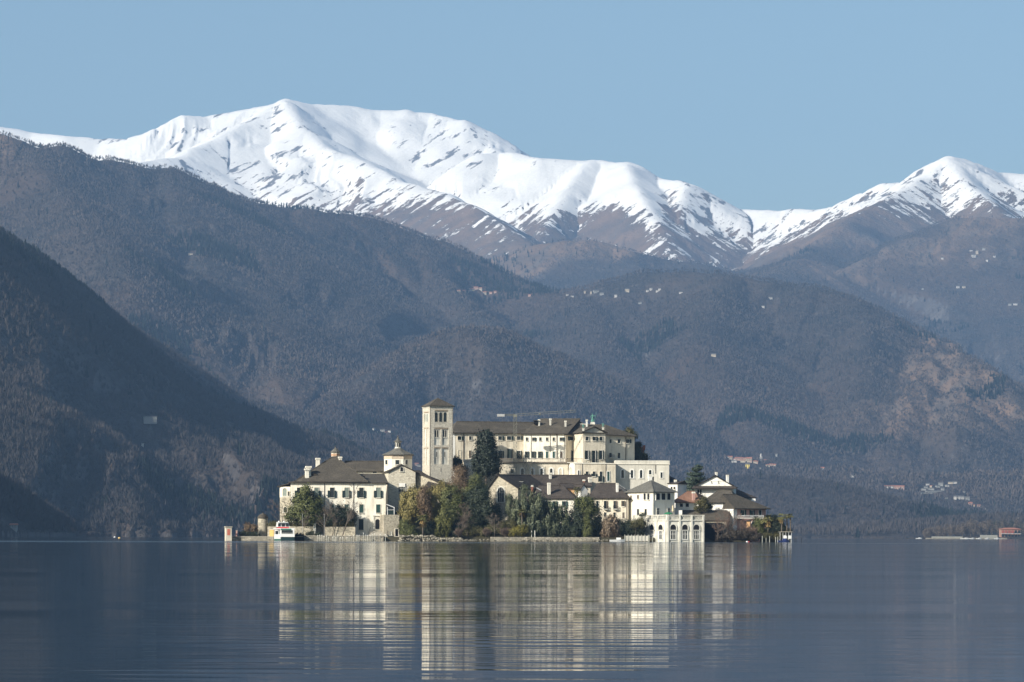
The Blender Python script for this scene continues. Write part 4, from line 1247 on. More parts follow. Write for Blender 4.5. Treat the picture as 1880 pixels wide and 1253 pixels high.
# ================================================================== 5 crane
def lattice(mb, p0, p1, w, seg, r=.05, wz=None):
    p0, p1 = Vector(p0), Vector(p1); d = (p1 - p0)
    L = d.length; d.normalize()
    if abs(d.z) > .7: a, c_ = Vector((1, 0, 0)), Vector((0, 1, 0))
    else: a, c_ = Vector((0, 1, 0)), Vector((0, 0, 1))
    cs = [a * w / 2 * sx + c_ * (wz or w) / 2 * sy for sx, sy in ((-1, -1), (1, -1), (1, 1), (-1, 1))]
    for q in cs: mb.tube(p0 + q, p1 + q, r, r, 4)
    n_ = max(1, int(L / seg))
    for k in range(n_):
        s0, s1 = p0 + d * (L * k / n_), p0 + d * (L * (k + 1) / n_)
        for i in range(4):
            j = (i + 1) % 4
            mb.tube(s0 + cs[i], s1 + cs[j], r * .6, r * .6, 3)
            mb.tube(s0 + cs[i], s0 + cs[j], r * .6, r * .6, 3)
Yc = 888.5
t = thing("tower_crane", "slim tower crane with a pale counterweight standing in front of the monastery", "crane", (P(946, 885, Yc).x, Yc, 5))
mb = MB(); top = P(946, 761, Yc); lattice(mb, (top.x, Yc, 4), tuple(top), .75, 1.0, .055); mb.build('mast', M_crane, t)
mb = MB(); lattice(mb, tuple(P(913, 762.6, Yc)), tuple(P(946, 762.3, Yc)), .6, .9, .05, .4); lattice(mb, tuple(P(946, 762.3, Yc)), tuple(P(1058, 755, Yc - 3)), .5, 1.2, .028, .5)
mb.build('jib', M_crane, t)
mb = MB(); q = P(919.5, 763, Yc); mb.box(tuple(q), (14 * m_px(Yc), 1.0, .62)); mb.build('counterweight', M_conc, t)
mb = MB(); q = P(946, 764, Yc); mb.box(tuple(q), (.9, .9, .6)); mb.build('slewing_unit', M_crane, t)
mb = MB(); q = P(991, 760, Yc - 1.2); mb.box(tuple(q), (.5, .5, .25)); mb.tube(tuple(q), (q.x + .1, q.y, q.z - .7), .03, .03, 4); mb.build('trolley', M_crane, t)
t = thing("scaffold", "lattice scaffold tower beside the crane mast before the arched wall", "scaffold", (P(968, 880, 890).x, 890, 8))
for u in (963.5, 973):
    q = P(u, 840, 890.6); mb = MB(); lattice(mb, (q.x, q.y, 6.0), tuple(q), .95, 1.0, .05); mb.build('tower_frame', M_crane, t)
q0, q1 = P(962, 852, 890.6), P(975, 852, 890.6); mb = MB(); mb.box(tuple((q0 + q1) / 2), (q1.x - q0.x, 1.0, .08)); mb.build('platform', M_wood, t)
# ================================================================== 6 houses of the middle
b = thing("stone_chapel", "rubble stone gabled house with one tall arched window in its gable", "chapel", Pg(925, 868))
K = block(b, 897, 868, 951, 864, 16, 897.5, M_stone, 0, 'gn', 3.1, 'gable_wall', .33)
roof(K, M_roofb, h=3.15, ov=.4)
win(K, 'front', 919.8, 895, 922, 11.5, arch=True, fr=.3, frm=M_lime, pane=M_glass, bars=2)
mb = MB(); q = P(954.5, 887, 871); mb.box(tuple(q), (1.1, 1.3, .5), .2); o = mb.build('skylight', M_trim, b)
mb = MB(); mb.box((q.x, q.y - .08, q.z + .3), (1.4, 1.7, .1), .2); mb.build('skylight_roof', M_lime, o)

b = thing("long_house", "long low house with an unbroken dark slate roof below the monastery's arched wall", "house", Pg(1010, 880))
K = block(b, 951, 880, 1084, 880, 12, 893, M_tan, 0, 'gt', 2.5)
roof(K, M_roofb, h=2.55, ov=.4)
chimney(b, 1010.3, 870.5, 880, 884, 4.5, M_grey, 1.3); chimney(b, 1083.2, 879, 890, 882, 5.6, M_lime, 1.2)
chimney(b, 1072, 883, 888, 882, 3.4, M_brick, 1.3)

b = thing("gabled_lake_house", "cream house behind the weeping tree, dark roof hipped at one end, green shutters", "house", Pg(1020, 868))
K = block(b, 980, 866, 1054, 865, 13, 915.5, M_cream, 0, 'flat')
roof(K, M_roofb, h=2.9, ov=.5, inL=.5, inR=3.2)
chimney(b, 1007.8, 889, 903, 867.5, 5.4, M_trim, 1.15); chimney(b, 977, 893.5, 902, 867, 3.2, M_brick, 1.2)
q = P(989.5, 899, 866.6); mb = MB(); mb.slab([(q.x - .7, q.y - .9, q.z + .45), (q.x + .35, q.y - .9, q.z - .15), (q.x + .7, q.y + .9, q.z - .15), (q.x - .35, q.y + .9, q.z + .45)], [(0, 1, 2, 3)], .08); mb.build('roof_window', M_boatw, b)
win(K, 'front', 1036.8, 920.5, 932.5, 5, sh='open', shm=M_green, fr=.1, frm=M_white)
for u in (1004, 1019): win(K, 'front', u, 920.5, 932.5, 4.5, sh='open', shm=M_green, fr=.1)

b = thing("orange_house", "small orange walled house corner between two dark roofs", "house", Pg(1047, 874))
K = block(b, 1035, 873, 1057, 873.5, 7, 897, M_orange, 0, 'gt', .9)
roof(K, M_roofb, h=.95, ov=.4)
b = thing("white_gable_house", "tiny whitewashed gabled house end beside the small palm", "house", Pg(1072, 872))
K = block(b, 1065.5, 871, 1079, 872, 8, 900, M_white, 0, 'gn', 1.1)
roof(K, M_roofb, h=1.15, ov=.12)

b = thing("balcony_house", "tan lakeside house with two small iron balconies and a long slate roof", "house", Pg(1115, 868))
K = block(b, 1083, 866, 1153, 864, 15, 914.5, M_tan, 0, 'flat')
roof(K, M_roofb, h=3.35, ov=.55, inL=.3, inR=4.4)
for u in (1097, 1111, 1128.5): win(K, 'front', u, 920, 935, 4.4, fr=.07, sh='half' if u > 1100 else None, shm=M_bshut)
win(K, 'front', 1144.5, 920, 930, 3.5, sh='open', shm=M_bshut, fr=.06)
for u in (1111, 1128.5): win(K, 'front', u, 941, 951, 4, fr=.06)
win(K, 'front', 1144.5, 941, 952, 3.5, sh='closed', shm=M_bshut, fr=.06)
for u, Yq in ((1111.5, 864.9), (1129.5, 864.4)): balcony(u - 4, u + 4, 929.5, 935.2, Yq, .7, b)
win(K, 'right', 1154.5, 920, 930, .8, fr=.05) if False else None
chimney(b, 1133.2, 889.5, 898, 867.5, 4, M_white, 1.1)
mb = MB()
for k in range(7):
    q = P(1136.5 + k * 1.9, 892 + k * 1.35, 866.5); mb.tube((q.x, q.y, q.z - .6), (q.x, q.y, q.z + .35), .03, .03, 4)
q0, q1 = P(1136.5, 889.5, 866.5), P(1148, 897.5, 866.5); mb.tube(q0, q1, .05, .05, 4)
mb.build('roof_railing', M_conc, b)
pipe(b, K, 'front', 1150.5, 916, 955, .06)

# belvedere house with loggias
b = thing("belvedere_house", "square villa with a grey pyramid roof and open loggias under the eaves", "villa", Pg(1198, 866))
cn = P(1199.5, 904.5, 857)
z1 = cn.z
Lf, Rt = P(1152.5, 904.5, 866), P(1238.5, 904.5, 861.5)
A, B, Cc = Vector((Lf.x, Lf.y)), Vector((cn.x, cn.y)), Vector((Rt.x, Rt.y))
E = A + Cc - B
mb = MB(); mb.prism([A, B, Cc, E], 0, z1); mb.build('wall', M_cream, b)
ctr = (A + Cc) / 2
def outp(p, k): return ctr + (p - ctr) * (1 + k / (p - ctr).length)
apz = P(1198, 882.5, ctr.y).z
mb = MB(); cs = [outp(q, .95) for q in (A, B, Cc, E)]
mb.slab([(q.x, q.y, z1 + .18) for q in cs] + [(ctr.x - .3, ctr.y, apz), (ctr.x + .3, ctr.y, apz)], [(0, 1, 4), (1, 2, 5, 4), (2, 3, 5), (3, 0, 4, 5)], .16)
mb.tube((cs[1].x, cs[1].y, z1 + .2), (ctr.x, ctr.y, apz), .13, .13, 5)
mb.build('roof', M_roofg, b)
FL, FR = Blk(), Blk(); FL.b = FR.b = b; FL.A, FL.B = A, B; FR.A, FR.B = B, Cc
for u, w_, vv in ((1159.3, 3, (910, 918)), (1172, 3.4, (909, 916.5))):
    win(FL, 'front', u, vv[0], vv[1], w_, fr=.07, sh='closed', shm=M_bshut)
for u in (1184.5, 1191.3): win(FL, 'front', u, 906, 918, 4.2, fr=.08, pane=M_dark, name='loggia_opening', frm=M_white, proud=.2)
for u, w_ in ((1207.5, 7.6), (1217.5, 7.6), (1227.3, 6.4)): win(FR, 'front', u, 906, 918, w_, fr=.10, pane=M_dark, name='loggia_opening', frm=M_white, proud=.2)
for u in (1207.5, 1227.5): win(FR, 'front', u, 933.5, 946, 4.6, fr=.12, bars=1)
for u in (1172, 1186): win(FL, 'front', u, 935, 946, 4, fr=.07)
mb = MB(); q0 = B; mb.prism([outp(B, .06), B + (A - B).normalized() * .5 + Vector((-.03, -.04)), ctr, B + (Cc - B).normalized() * .5 + Vector((.02, -.05))], 0, z1 - .03); mb.build('corner_quoin', M_grey, b)
chimney(b, 1193.5, 873.5, 886, 866, 5.4, M_white, 1.25); chimney(b, 1199, 875, 884, 868, 2.4, M_black, 1.2)

# arcaded lakeside terrace
b = thing("arcade_terrace", "pale limestone lakeside terrace with five arches, pilasters and a balustrade on top", "terrace", P(1235, 993, 852))
cz = P(1226, 955, 848.5).z
q1, q2, q3 = P(1163, 955, 860), P(1225.5, 955, 848.5), P(1291.5, 955, 850.2)
A, B, Cc = [Vector((q.x, q.y)) for q in (q1, q2, q3)]
mb = MB(); mb.prism([A, B, Cc, Cc + Vector((.6, 12)), A + Vector((.6, 8))], -.5, cz); mb.build('wall', M_lime, b)
FL, FR = Blk(), Blk(); FL.b = FR.b = b; FL.A, FL.B = A, B; FR.A, FR.B = B, Cc
for F_, us, w_, wd in ((FL, (1197.5, 1213.7), 8.2, 5.5), (FR, (1235.8, 1257.3, 1278.5), 10.8, 9)):
    for u in us:
        win(F_, 'front', u, 963.5, 973.2, w_, arch=True, fr=.22, pane=M_dark, frm=M_lime, name='arch_window', proud=.18)
        win(F_, 'front', u, 975.2, 990.3, wd, fr=.14, bars=2, pane=M_glass, frm=M_white, name='french_window', proud=.16)
for u in (1226.6, 1248, 1270, 1291):
    mb = MB(); p, T, s = on_fac(B, Cc, u, 994, .14); mb.box((p.x, p.y, cz / 2 + .3), (.42, .30, cz + 1.4), math.atan2(T.y, T.x)); mb.build('pilaster', M_lime, b)
for u in (1188, 1205.5, 1222):
    mb = MB(); p, T, s = on_fac(A, B, u, 994, .1); mb.box((p.x, p.y, cz / 2), (.34, .22, cz), math.atan2(T.y, T.x)); mb.build('pilaster', M_lime, b)
def rail(A, B, z, hgt, step, nm, mat, parent, post=None):
    d = (B - A); L = d.length; d.normalize(); ang = math.atan2(d.y, d.x)
    mb = MB(); n_ = int(L / step)
    for k in range(n_ + 1):
        p = A + d * (L * k / n_); mb.lathe((p.x, p.y, z + .1), [(.05, 0), (.10, .25 * hgt), (.05, .5 * hgt), (.07, hgt - .15)], 6)
    m_ = (A + B) / 2
    mb.box((m_.x, m_.y, z + .06), (L, .34, .14), ang); mb.box((m_.x, m_.y, z + hgt), (L + .1, .32, .16), ang)
    if post:
        n2 = max(1, int(L / post))
        for k in range(n2 + 1):
            p = A + d * (L * k / n2); mb.box((p.x, p.y, z + hgt * .5), (.42, .42, hgt + .22), ang)
    return mb.build(nm, mat, parent)
rail(A, B + Vector((-.1, .12)), cz + .02, 1.12, .3, 'balustrade', M_lime, b, 3.2)
rail(B + Vector((.1, .12)), Cc + Vector((0, .12)), cz + .02, 1.12, .3, 'balustrade', M_lime, b, 2.75)
mb = MB(); off = Vector((0, -.22)); mb.prism([A + off, B + Vector((0, -.26)), Cc + Vector((.2, -.2)), Cc + Vector((.2, .3)), B + Vector((0, .2)), A + Vector((0, .3))], cz - .22, cz - .01); mb.build('cornice', M_lime, b)
# things on the terrace
def umbrella(name, u, vt, vb, Y, mat, rad, closed, lab):
    p = P(u, vb, Y); q = P(u, vt, Y)
    t = thing(name, lab, "parasol", tuple(p))
    mb = MB(); mb.tube(p, q, .03, .03, 6); mb.build('pole', M_wood, t)
    hh_ = q.z - p.z
    mb = MB()
    if closed: mb.lathe((p.x, p.y, p.z), [(.10, hh_ * .25), (.26, hh_ * .38), (.2, hh_ * .75), (.03, hh_)], 8)
    else: mb.lathe((p.x, p.y, q.z), [(rad, -.5), (rad * .98, -.42), (rad * .5, -.12), (.04, .02)], 8)
    mb.build('canopy', mat, t)
umbrella("closed_parasol", 1235.3, 927, 945, 856, M_canvas, .3, True, "furled beige parasol standing on the arcaded terrace")
umbrella("green_parasol", 1227, 940.5, 948, 855, M_grnc, 1.15, False, "low open green parasol on the arcaded terrace")
umbrella("orange_parasol", 1380.3, 971.5, 984, 857, M_orgc, .55, False, "small open orange parasol by the right hand villa")

# houses behind
b = thing("white_turret_house", "small white turret with twin arched openings between villa and monastery", "house", Pg(1236, 874))
K = block(b, 1227, 876, 1243.8, 875, 6, 888.6, M_white, 0, 'flat')
roof(K, M_roofb, h=.5, ov=.25)
for u in (1233, 1238.3): win(K, 'front', u, 893.8, 899, 3, arch=True, fr=.06, pane=M_dark)
chimney(b, 1240, 883.5, 889, 877, 4, M_white, 1.2)
b = thing("dark_roof_house", "house showing only its dark slate roof right of the monastery's low wing", "house", Pg(1236, 905))
K = block(b, 1226, 903, 1250, 904, 10, 888, M_grey, 0, 'flat'); roof(K, M_roofb, h=2.1, ov=.6, inL=1.6, inR=3.8)
b = thing("terracotta_house", "house with a red brown tiled roof between the villa and the white gable", "house", Pg(1262, 868))
K = block(b, 1240, 868, 1283, 866, 11, 921.5, M_white, 0, 'flat'); roof(K, M_terra, h=2.3, ov=.8, inL=1.2, inR=2.6)
for u in (1251, 1262): win(K, 'front', u, 924.5, 931, 6, fr=.06, pane=M_glass, frm=M_white)
chimney(b, 1273.3, 905.5, 914, 866.8, 5, M_pink, 1.15)

b = thing("white_gabled_villa", "tall white villa with broad pediment over a skirt roof, highest at the right", "villa", Pg(1315, 885))
K = block(b, 1276, 880, 1347, 879, 14, 894, M_white, 0, 'gn', 2.55, 'wall', .52)
roof(K, M_roofb, h=2.6, ov=.45)
mb = MB(); sk = [K.w(-.9, -1.5, K.z1 - .35), K.w(K.L + .9, -1.5, K.z1 - .35), K.w(K.L + .2, -.02, K.z1 + .2), K.w(-.2, -.02, K.z1 + .2)]
mb.slab(sk, [(0, 1, 2, 3)], .16); mb.build('skirt_roof', M_roofb, b)
for u in (1282, 1286.5, 1340.5): win(K, 'front', u, 899.5, 908, 3, fr=.05, pane=M_dark)
for u in (1306, 1318.5): win(K, 'front', u, 884.3, 886.6, 1.2, fr=.02, pane=M_dark, name='vent')
mb = MB(); p0, T, s = on_fac(K.A, K.B, 1313, 883.6, .05); mb.box(tuple(p0), (36 * s, .07, .07), math.atan2(T.y, T.x)); mb.build('string_course', M_lime, b)
chimney(b, 1315, 869.5, 876, 883, 3.6, M_white, 1.2); chimney(b, 1335.5, 874.5, 885, 882, 4.4, M_white, 1.1)
win(K, 'right', 1351, 899, 912, .5, fr=.02) if False else None

b = thing("brown_roofed_house", "low white house under a mossy brown roof in front of the white pediment", "house", Pg(1317, 872))
K = block(b, 1292, 868, 1349, 866, 11, 922.5, M_white, 0, 'flat')
roof(K, M_roof, h=2.7, ov=.6, inL=2.3, inR=2.0)
win(K, 'front', 1298.5, 926, 933, 3.2, fr=.1, frm=M_trim, sh='closed', shm=M_curtain)
win(K, 'front', 1320.5, 935, 939, 2, fr=.03, pane=M_dark)
b = thing("corner_villa", "dim pinkish villa at the island's right end, hipped roof and white railed balcony", "villa", Pg(1375, 868))
K = block(b, 1351, 863, 1406, 867, 11, 933, M_pink, 0, 'flat')
roof(K, M_roof, h=3.0, ov=.9, inL=-.4, inR=5.0)
mb = MB(); q = K.w(-.02, -.03, 0); mb.prism([K.w(-1.0, -.5, 0)[:2], K.w(.3, -.06, 0)[:2], K.w(.3, 6, 0)[:2], K.w(-2, 6, 0)[:2]], 0, K.z1 - .3); mb.build('side_wall', M_white, b)
win(K, 'front', 1364, 937, 947, 5, sh='open', shm=M_green, fr=.1, frm=M_white)
win(K, 'front', 1380, 937, 948.5, 4.4, sh='open', shm=M_green, fr=.1, frm=M_white)
win(K, 'front', 1395, 937, 948, 4.4, fr=.08, sh='closed', shm=M_dgreen)
win(K, 'front', 1382, 958, 974, 4, fr=.08, sh='closed', shm=M_dgreen)
balcony(1354, 1401, 947, 951.8, 863.4, 1.3, b, M_boatw)
b = thing("garden_annex", "little peach coloured annex catching the sun below the white railed balcony", "annex", P(1374, 975, 858))
K = block(b, 1371.8, 857.5, 1377, 857.5, 2.5, 957.5, M_orange, 2.4, 'flat'); roof(K, M_roofb, h=.3, ov=.15)
b = thing("rear_villa", "dark shaded villa behind the corner villa with one white dormer", "villa", Pg(1370, 893))
K = block(b, 1349, 890, 1381, 892, 12, 913, M_grey, 0, 'flat'); roof(K, M_roofb, h=1.9, ov=.8, inL=3.5, inR=3.8)
q = P(1383.5, 918, 884); mb = MB(); mb.box(tuple(q), (.9, 1.2, .55)); mb.build('dormer', M_white, b)
b = thing("boathouse", "low boathouse with a long grey roof and dark open front beside the arches", "boathouse", P(1310, 993, 856))
K = block(b, 1248, 860, 1334, 858.5, 11, 956, M_stone, 0, 'gt', 2.1)
roof(K, M_roof, h=2.15, ov=.35)
mb = MB(); p0, p1 = P(1294, 960, 857.6), P(1326, 960, 857.6); mb.prism([(p0.x, 857.9), (p1.x, 857.4), (p1.x, 858.2), (p0.x, 858.6)], .2, p0.z); mb.build('boat_gate', M_dark, b)
mb = MB(); q0 = P(1251, 941, 861); mb.box((q0.x - .2, 861.5, q0.z - .2), (.8, .4, 1.4)); mb.build('gable_end', M_white, b)
win(K, 'front', 1340, 966, 976, 4, fr=.08) if False else None

# ================================================================== 7 quay, walls, small towers
def wall_thing(name, label, cat, pts, z0, z1, mat, part='wall', th=.5, cop=None):
    t = thing(name, label, cat, tuple(pts[0][:2]) + (z0,))
    mb = MB()
    for (a, b_) in zip(pts[:-1], pts[1:]):
        a, b_ = Vector(a[:2]), Vector(b_[:2]); d = (b_ - a).normalized(); nn = Vector((-d.y, d.x)) * th
        mb.prism([a, b_, b_ + nn, a + nn], z0, z1)
    mb.build(part, mat, t)
    if cop:
        mb = MB()
        for (a, b_) in zip(pts[:-1], pts[1:]):
            a, b_ = Vector(a[:2]), Vector(b_[:2]); d = (b_ - a).normalized(); nn = Vector((-d.y, d.x))
            mb.prism([a - nn * .08, b_ - nn * .08, b_ + nn * (th + .08), a + nn * (th + .08)], z1 + .003, z1 + .12)
        mb.build('coping', cop, t)
    return t
def XY(u, Y): p = P(u, 990, Y); return (p.x, p.y)
wall_thing("quay", "low stone quay along the water in front of the palace", "quay", [XY(541, 848), XY(704, 848.6)], -1, 1.08, M_quay, 'wall', 6, M_pave)
wall_thing("jetty", "long narrow stone jetty running left from the white boat to the red painted pillar", "jetty", [XY(424, 851.5), XY(502, 850.5)], -1, .85, M_quay, 'wall', 2.6, M_pave)
wall_thing("garden_wall", "rubble garden wall with pale plaster patches under the hedge, left part behind the boat", "wall", [XY(491, 854.6), XY(577, 854)], .5, 3.35, M_stone, 'wall', .5)
wall_thing("garden_wall", "rubble garden wall under the bare trees, right part beside the palace door", "wall", [XY(597, 854), XY(652, 854.2)], .5, 3.3, M_stone, 'wall', .5)
t = thing("gate_pillar", "pale square gate pillar between the two lengths of garden wall", "pillar", XY(577, 854) + (1,))
mb = MB(); x, y = XY(577.5, 854); mb.box((x, y, 2.3), (.55, .6, 3.2)); mb.build('shaft', M_lime, t); mb = MB(); mb.box((x, y, 4.0), (.75, .8, .2)); mb.build('cap', M_lime, t)
# shrine pillar
t = thing("shrine_pillar", "square plastered shrine pillar with red painting and flat cap at the jetty's left tip", "shrine", XY(419, 850) + (0,))
x, y = XY(419, 850)
mb = MB(); mb.box((x, y, 1.15), (1.45, 1.45, 3.9), .25); sh_ = mb.build('shaft', M_tan, t)
mb = MB(); mb.box((x, y, 3.2), (1.75, 1.75, .26), .25); mb.build('cap', M_pave, t)
mb = MB(); mb.box((x + .16, y - .71, 1.95), (.72, .06, 1.5), .25); mb.build('painted_panel', plain("faded_fresco", (.52, .16, .10), .9, var=.6, sc=5), t)
t = thing("marker_pillar", "small reddish marker pillar behind the shrine pillar", "pillar", XY(434.5, 853) + (.8,))
x, y = XY(434.5, 853); mb = MB(); mb.box((x, y, 1.5), (.36, .36, 1.6)); mb.build('shaft', M_pink, t); mb = MB(); mb.box((x, y, 2.36), (.5, .5, .12)); mb.build('cap', M_pave, t)
# round corner turret
t = thing("garden_turret", "little round stone turret with a domed slate cap on the garden wall's corner", "turret", XY(482.5, 857) + (0,))
x, y = XY(482.5, 857); zt_ = P(482.5, 952, 857).z
mb = MB(); mb.lathe((x, y, 0), [(1.25, 0), (1.2, zt_)], 16); mb.build('drum', M_stone, t)
mb = MB(); mb.lathe((x, y, zt_), [(1.4, 0), (1.36, .12), (1.15, .55), (.7, .95), (.2, 1.2), (.06, 1.25), (.06, 1.6)], 16); mb.build('dome', M_roof, t)
# yellow kiosk
t = thing("yellow_kiosk", "narrow yellow ticket kiosk behind the white boat", "kiosk", XY(499, 852.5) + (1,))
x, y = XY(498.8, 852.5); mb = MB(); mb.box((x, y, 1.75), (1.0, .9, 1.7)); mb.build('body', M_yellow, t); mb = MB(); mb.box((x, y, 2.66), (1.2, 1.1, .1)); mb.build('roof', M_boatw, t)
# landing stage between boat and quay
t = thing("landing_stage", "dark timber landing stage right beside the moored white boat", "jetty", XY(548, 846.5) + (0,))
x0, x1 = XY(541.5, 846)[0], XY(556.5, 846)[0]
mb = MB(); mb.box(((x0 + x1) / 2, 846.8, .95), (x1 - x0, 2.6, .16)); mb.build('deck', M_wood, t)
mb = MB()
for k in range(8):
    xx = x0 + (x1 - x0) * k / 7
    for yy in (845.6, 848): mb.tube((xx, yy, -1), (xx, yy, 1.5 + .2 * (k % 3)), .11, .10, 6)
mb.build('pile', plain("tarred_pile", (.016, .018, .018), .8), t)
# mooring posts
posts = [583.5, 587.2, 591, 595, 599.5, 603, 610.5, 613.5, 617, 620.5, 625, 629.5, 637.3, 641, 645, 649.4, 655.5, 657.5, 659.5, 667.3, 671.8, 675.2, 679.6, 683.6, 687.5, 692, 698, 707.5]
me0 = None
mb = MB(); mb.tube((0, 0, -1.2), (0, 0, .62), .085, .075, 6); mb.build('shaft0', M_post)
pm = bpy.data.objects['shaft0'].data; bpy.data.objects.remove(bpy.data.objects['shaft0']); pm.name = 'post_shaft'
mb = MB(); mb.tube((0, 0, .622), (0, 0, .86), .085, .07, 6); q = mb.build('cap0', M_white); cm_ = q.data; bpy.data.objects.remove(q)
random.seed(5)
names_ord = "first second third fourth fifth sixth seventh eighth ninth tenth eleventh twelfth thirteenth fourteenth fifteenth sixteenth seventeenth eighteenth nineteenth twentieth twenty-first twenty-second twenty-third twenty-fourth twenty-fifth twenty-sixth twenty-seventh twenty-eighth twenty-ninth thirtieth thirty-first thirty-second thirty-third thirty-fourth thirty-fifth thirty-sixth thirty-seventh thirty-eighth thirty-ninth fortieth".split()
for k, u in enumerate(posts):
    x, y = XY(u, 846.4 + random.uniform(-.6, .8))
    zt = random.uniform(-.1, .6) + (.5 if u > 665 else 0)
    t = thing("mooring_post", "slim pale post before the palace quay, %s from the left" % names_ord[k], "post", (x, y, zt), "mooring posts along the palace quay")
    for nm, me in (('shaft', pm), ('cap', cm_)):
        o = bpy.data.objects.new(nm, me); COL.objects.link(o); o.parent = t
# street lamps / poles
for u, vt, lab in ((555.3, 945, "thin grey pole standing on the quay in front of the evergreen tree"), (595.3, 945, "thin grey pole standing on the quay before the leafless trees")):
    t = thing("flag_pole", lab, "pole", XY(u, 850) + (1.1,)); p = P(u, vt, 850); q = P(u, 985, 850)
    mb = MB(); mb.tube(q, p, .05, .035, 6); mb.build('shaft', M_conc, t); mb = MB(); mb.lathe(tuple(p), [(.07, -.02), (.09, .05), (.02, .14)], 8); mb.build('finial', M_conc, t)

# ================================================================== 8 boats and floats
def ferry():
    Y = 843.5; p0 = P(521.5, 990.8, Y); x0, z0 = p0.x, 0.0
    t = thing("passenger_boat", "white passenger motor boat with red stripe and raised wheelhouse moored by the quay", "boat", (x0, Y, 0))
    s = m_px(Y)
    X = lambda u: (u - 521.5) * s + x0
    Z = lambda v: P(521.5, v, Y).z
    # hull: front wall of the bow facing us right, side going back to the left
    ang = Vector((X(541) - X(515), 0)); W = ang.x
    def prism(u0, u1, v0, v1, y0, y1, nm, mat, skew=0, parent=t, taper=0.0):
        mb = MB()
        a = [(X(u0), Y + y0), (X(u1), Y + y0), (X(u1) - skew * s, Y + y1), (X(u0) - skew * s, Y + y1)]
        zb, zt = Z(v1), Z(v0)
        cx = sum(q[0] for q in a) / 4
        top = [(cx + (q[0] - cx) * (1 - taper), q[1] + (.25 if i < 2 else -.25) * (taper > 0), zt) for i, q in enumerate(a)]
        mb.add([(q[0], q[1], zb) for q in a] + top, [(0, 1, 5, 4), (1, 2, 6, 5), (2, 3, 7, 6), (3, 0, 4, 7), (4, 5, 6, 7), (3, 2, 1, 0)])
        return mb.build(nm, mat, parent)
    prism(516, 540.5, 986.3, 993, 0, 9, 'hull', M_boatg, 12)
    prism(502.5, 514.6, 981.5, 991.5, 1.2, 8, 'side_hull', M_boatw, 2)
    prism(515.3, 541, 980.6, 986.1, -.1, 9, 'bow', M_boatw, 12)
    prism(503, 516, 990, 992.5, 1.0, 8, 'boot_stripe', M_mgreen, 2)
    c = prism(514.8, 540.3, 972.2, 980.6, .2, 8.5, 'cabin', M_boatw, 12)
    prism(503.6, 514.3, 973.2, 981.6, 1.5, 8, 'side_cabin', M_boatw, 3)
    prism(516.8, 537, 974, 980, .12, .22, 'front_window', M_glass, 0, c)
    prism(504.8, 509.8, 975.2, 981, 1.42, 1.5, 'side_window', M_glass, 0, c)
    prism(511.5, 513.8, 976, 984, 1.42, 1.5, 'side_door', M_curtain, 0, c)
    prism(515.5, 534, 971, 973.4, .05, .2, 'green_band', M_mgreen, 0, c)
    prism(507.5, 541, 970.2, 972.1, .3, 8.2, 'cabin_roof', M_boatw, 10)
    prism(510.5, 530, 967.8, 970.1, 1.0, 6.5, 'red_stripe', M_red, 6)
    wh = prism(508.4, 531, 960, 967.9, 1.3, 5, 'wheelhouse', M_boatw, 5, t, .14)
    for u0, u1 in ((509.8, 514.2), (516.2, 522.2), (524, 529.3)):
        prism(u0, u1, 961.3, 967, 1.25, 1.34, 'window', M_glass, 0, wh, 0)
    prism(509.6, 528.2, 958.8, 959.9, 1.1, 5, 'wheelhouse_roof', M_boatw, 5)
    mb = MB()
    for u in (512, 521.5): q = P(u, 957.5, Y + 2); mb.lathe((q.x, q.y, q.z - .15), [(.2, -.1), (.22, .1), (.08, .28)], 8)
    q = P(517, 953, Y + 3); mb.tube((q.x, q.y, q.z - .9), tuple(q), .03, .02, 5)
    mb.build('radar_mast', M_boatw, t)
    mb = MB()
    for k in range(7):
        xx = X(517 + k * 3.8); mb.tube((xx, Y - .05, Z(980.6)), (xx, Y - .05, Z(978.2)), .02, .02, 4)
    mb.tube((X(517), Y - .05, Z(978.2)), (X(540), Y - .05, Z(978.2)), .025, .025, 4)
    mb.build('bow_rail', M_conc, t)
ferry()

def hull_mesh(x, y, L, W, Hh, ang=0.0, z=0.0):
    mb = MB(); st = []
    ca, sa = math.cos(ang), math.sin(ang)
    N_ = 9
    for k in range(N_):
        f_ = k / (N_ - 1); xx = (f_ - .5) * L
        w = W / 2 * (1 - max(0, (f_ - .45) / .55) ** 2.2) + .01
        sheer = Hh * (1 + .35 * f_ ** 2)
        for yy, zz in ((-w, sheer), (-w * .75, -.15), (0, -.3), (w * .75, -.15), (w, sheer)):
            st.append((x + xx * ca - yy * sa, y + xx * sa + yy * ca, z + zz))
    fs = []
    for k in range(N_ - 1):
        for i in range(4):
            a = k * 5 + i; fs.append((a, a + 5, a + 6, a + 1))
        a = k * 5; fs.append((a, a + 4, a + 9, a + 5))
    fs.append((0, 1, 2, 3, 4)); fs.append(tuple(reversed(range((N_ - 1) * 5, N_ * 5))))
    mb.add(st, fs); return mb
def small_boat(name, lab, u, Y, L, W, Hh, mat, ang=0, cabin=None, group=None, cat="boat"):
    x, y = XY(u, Y)
    t = thing(name, lab, cat, (x, y, 0), group)
    hull_mesh(x, y, L, W, Hh, ang).build('hull', mat, t)
    ca, sa = math.cos(ang), math.sin(ang)
    mb = MB(); mb.box((x + .1 * L * ca, y + .1 * L * sa, Hh + .25), (L * .3, W * .6, .5), ang); mb.build('cabin', cabin or M_boatw, t)
    mb = MB(); mb.box((x + .25 * L * ca, y + .25 * L * sa, Hh + .42), (L * .02, W * .56, .4), ang); mb.build('windscreen', M_glass, t)
    return t
small_boat("rowing_boat", "low white boat moored at the foot of the brown weeping bush", 1133, 848, 3.6, 1.4, .42, M_boatw, 0)
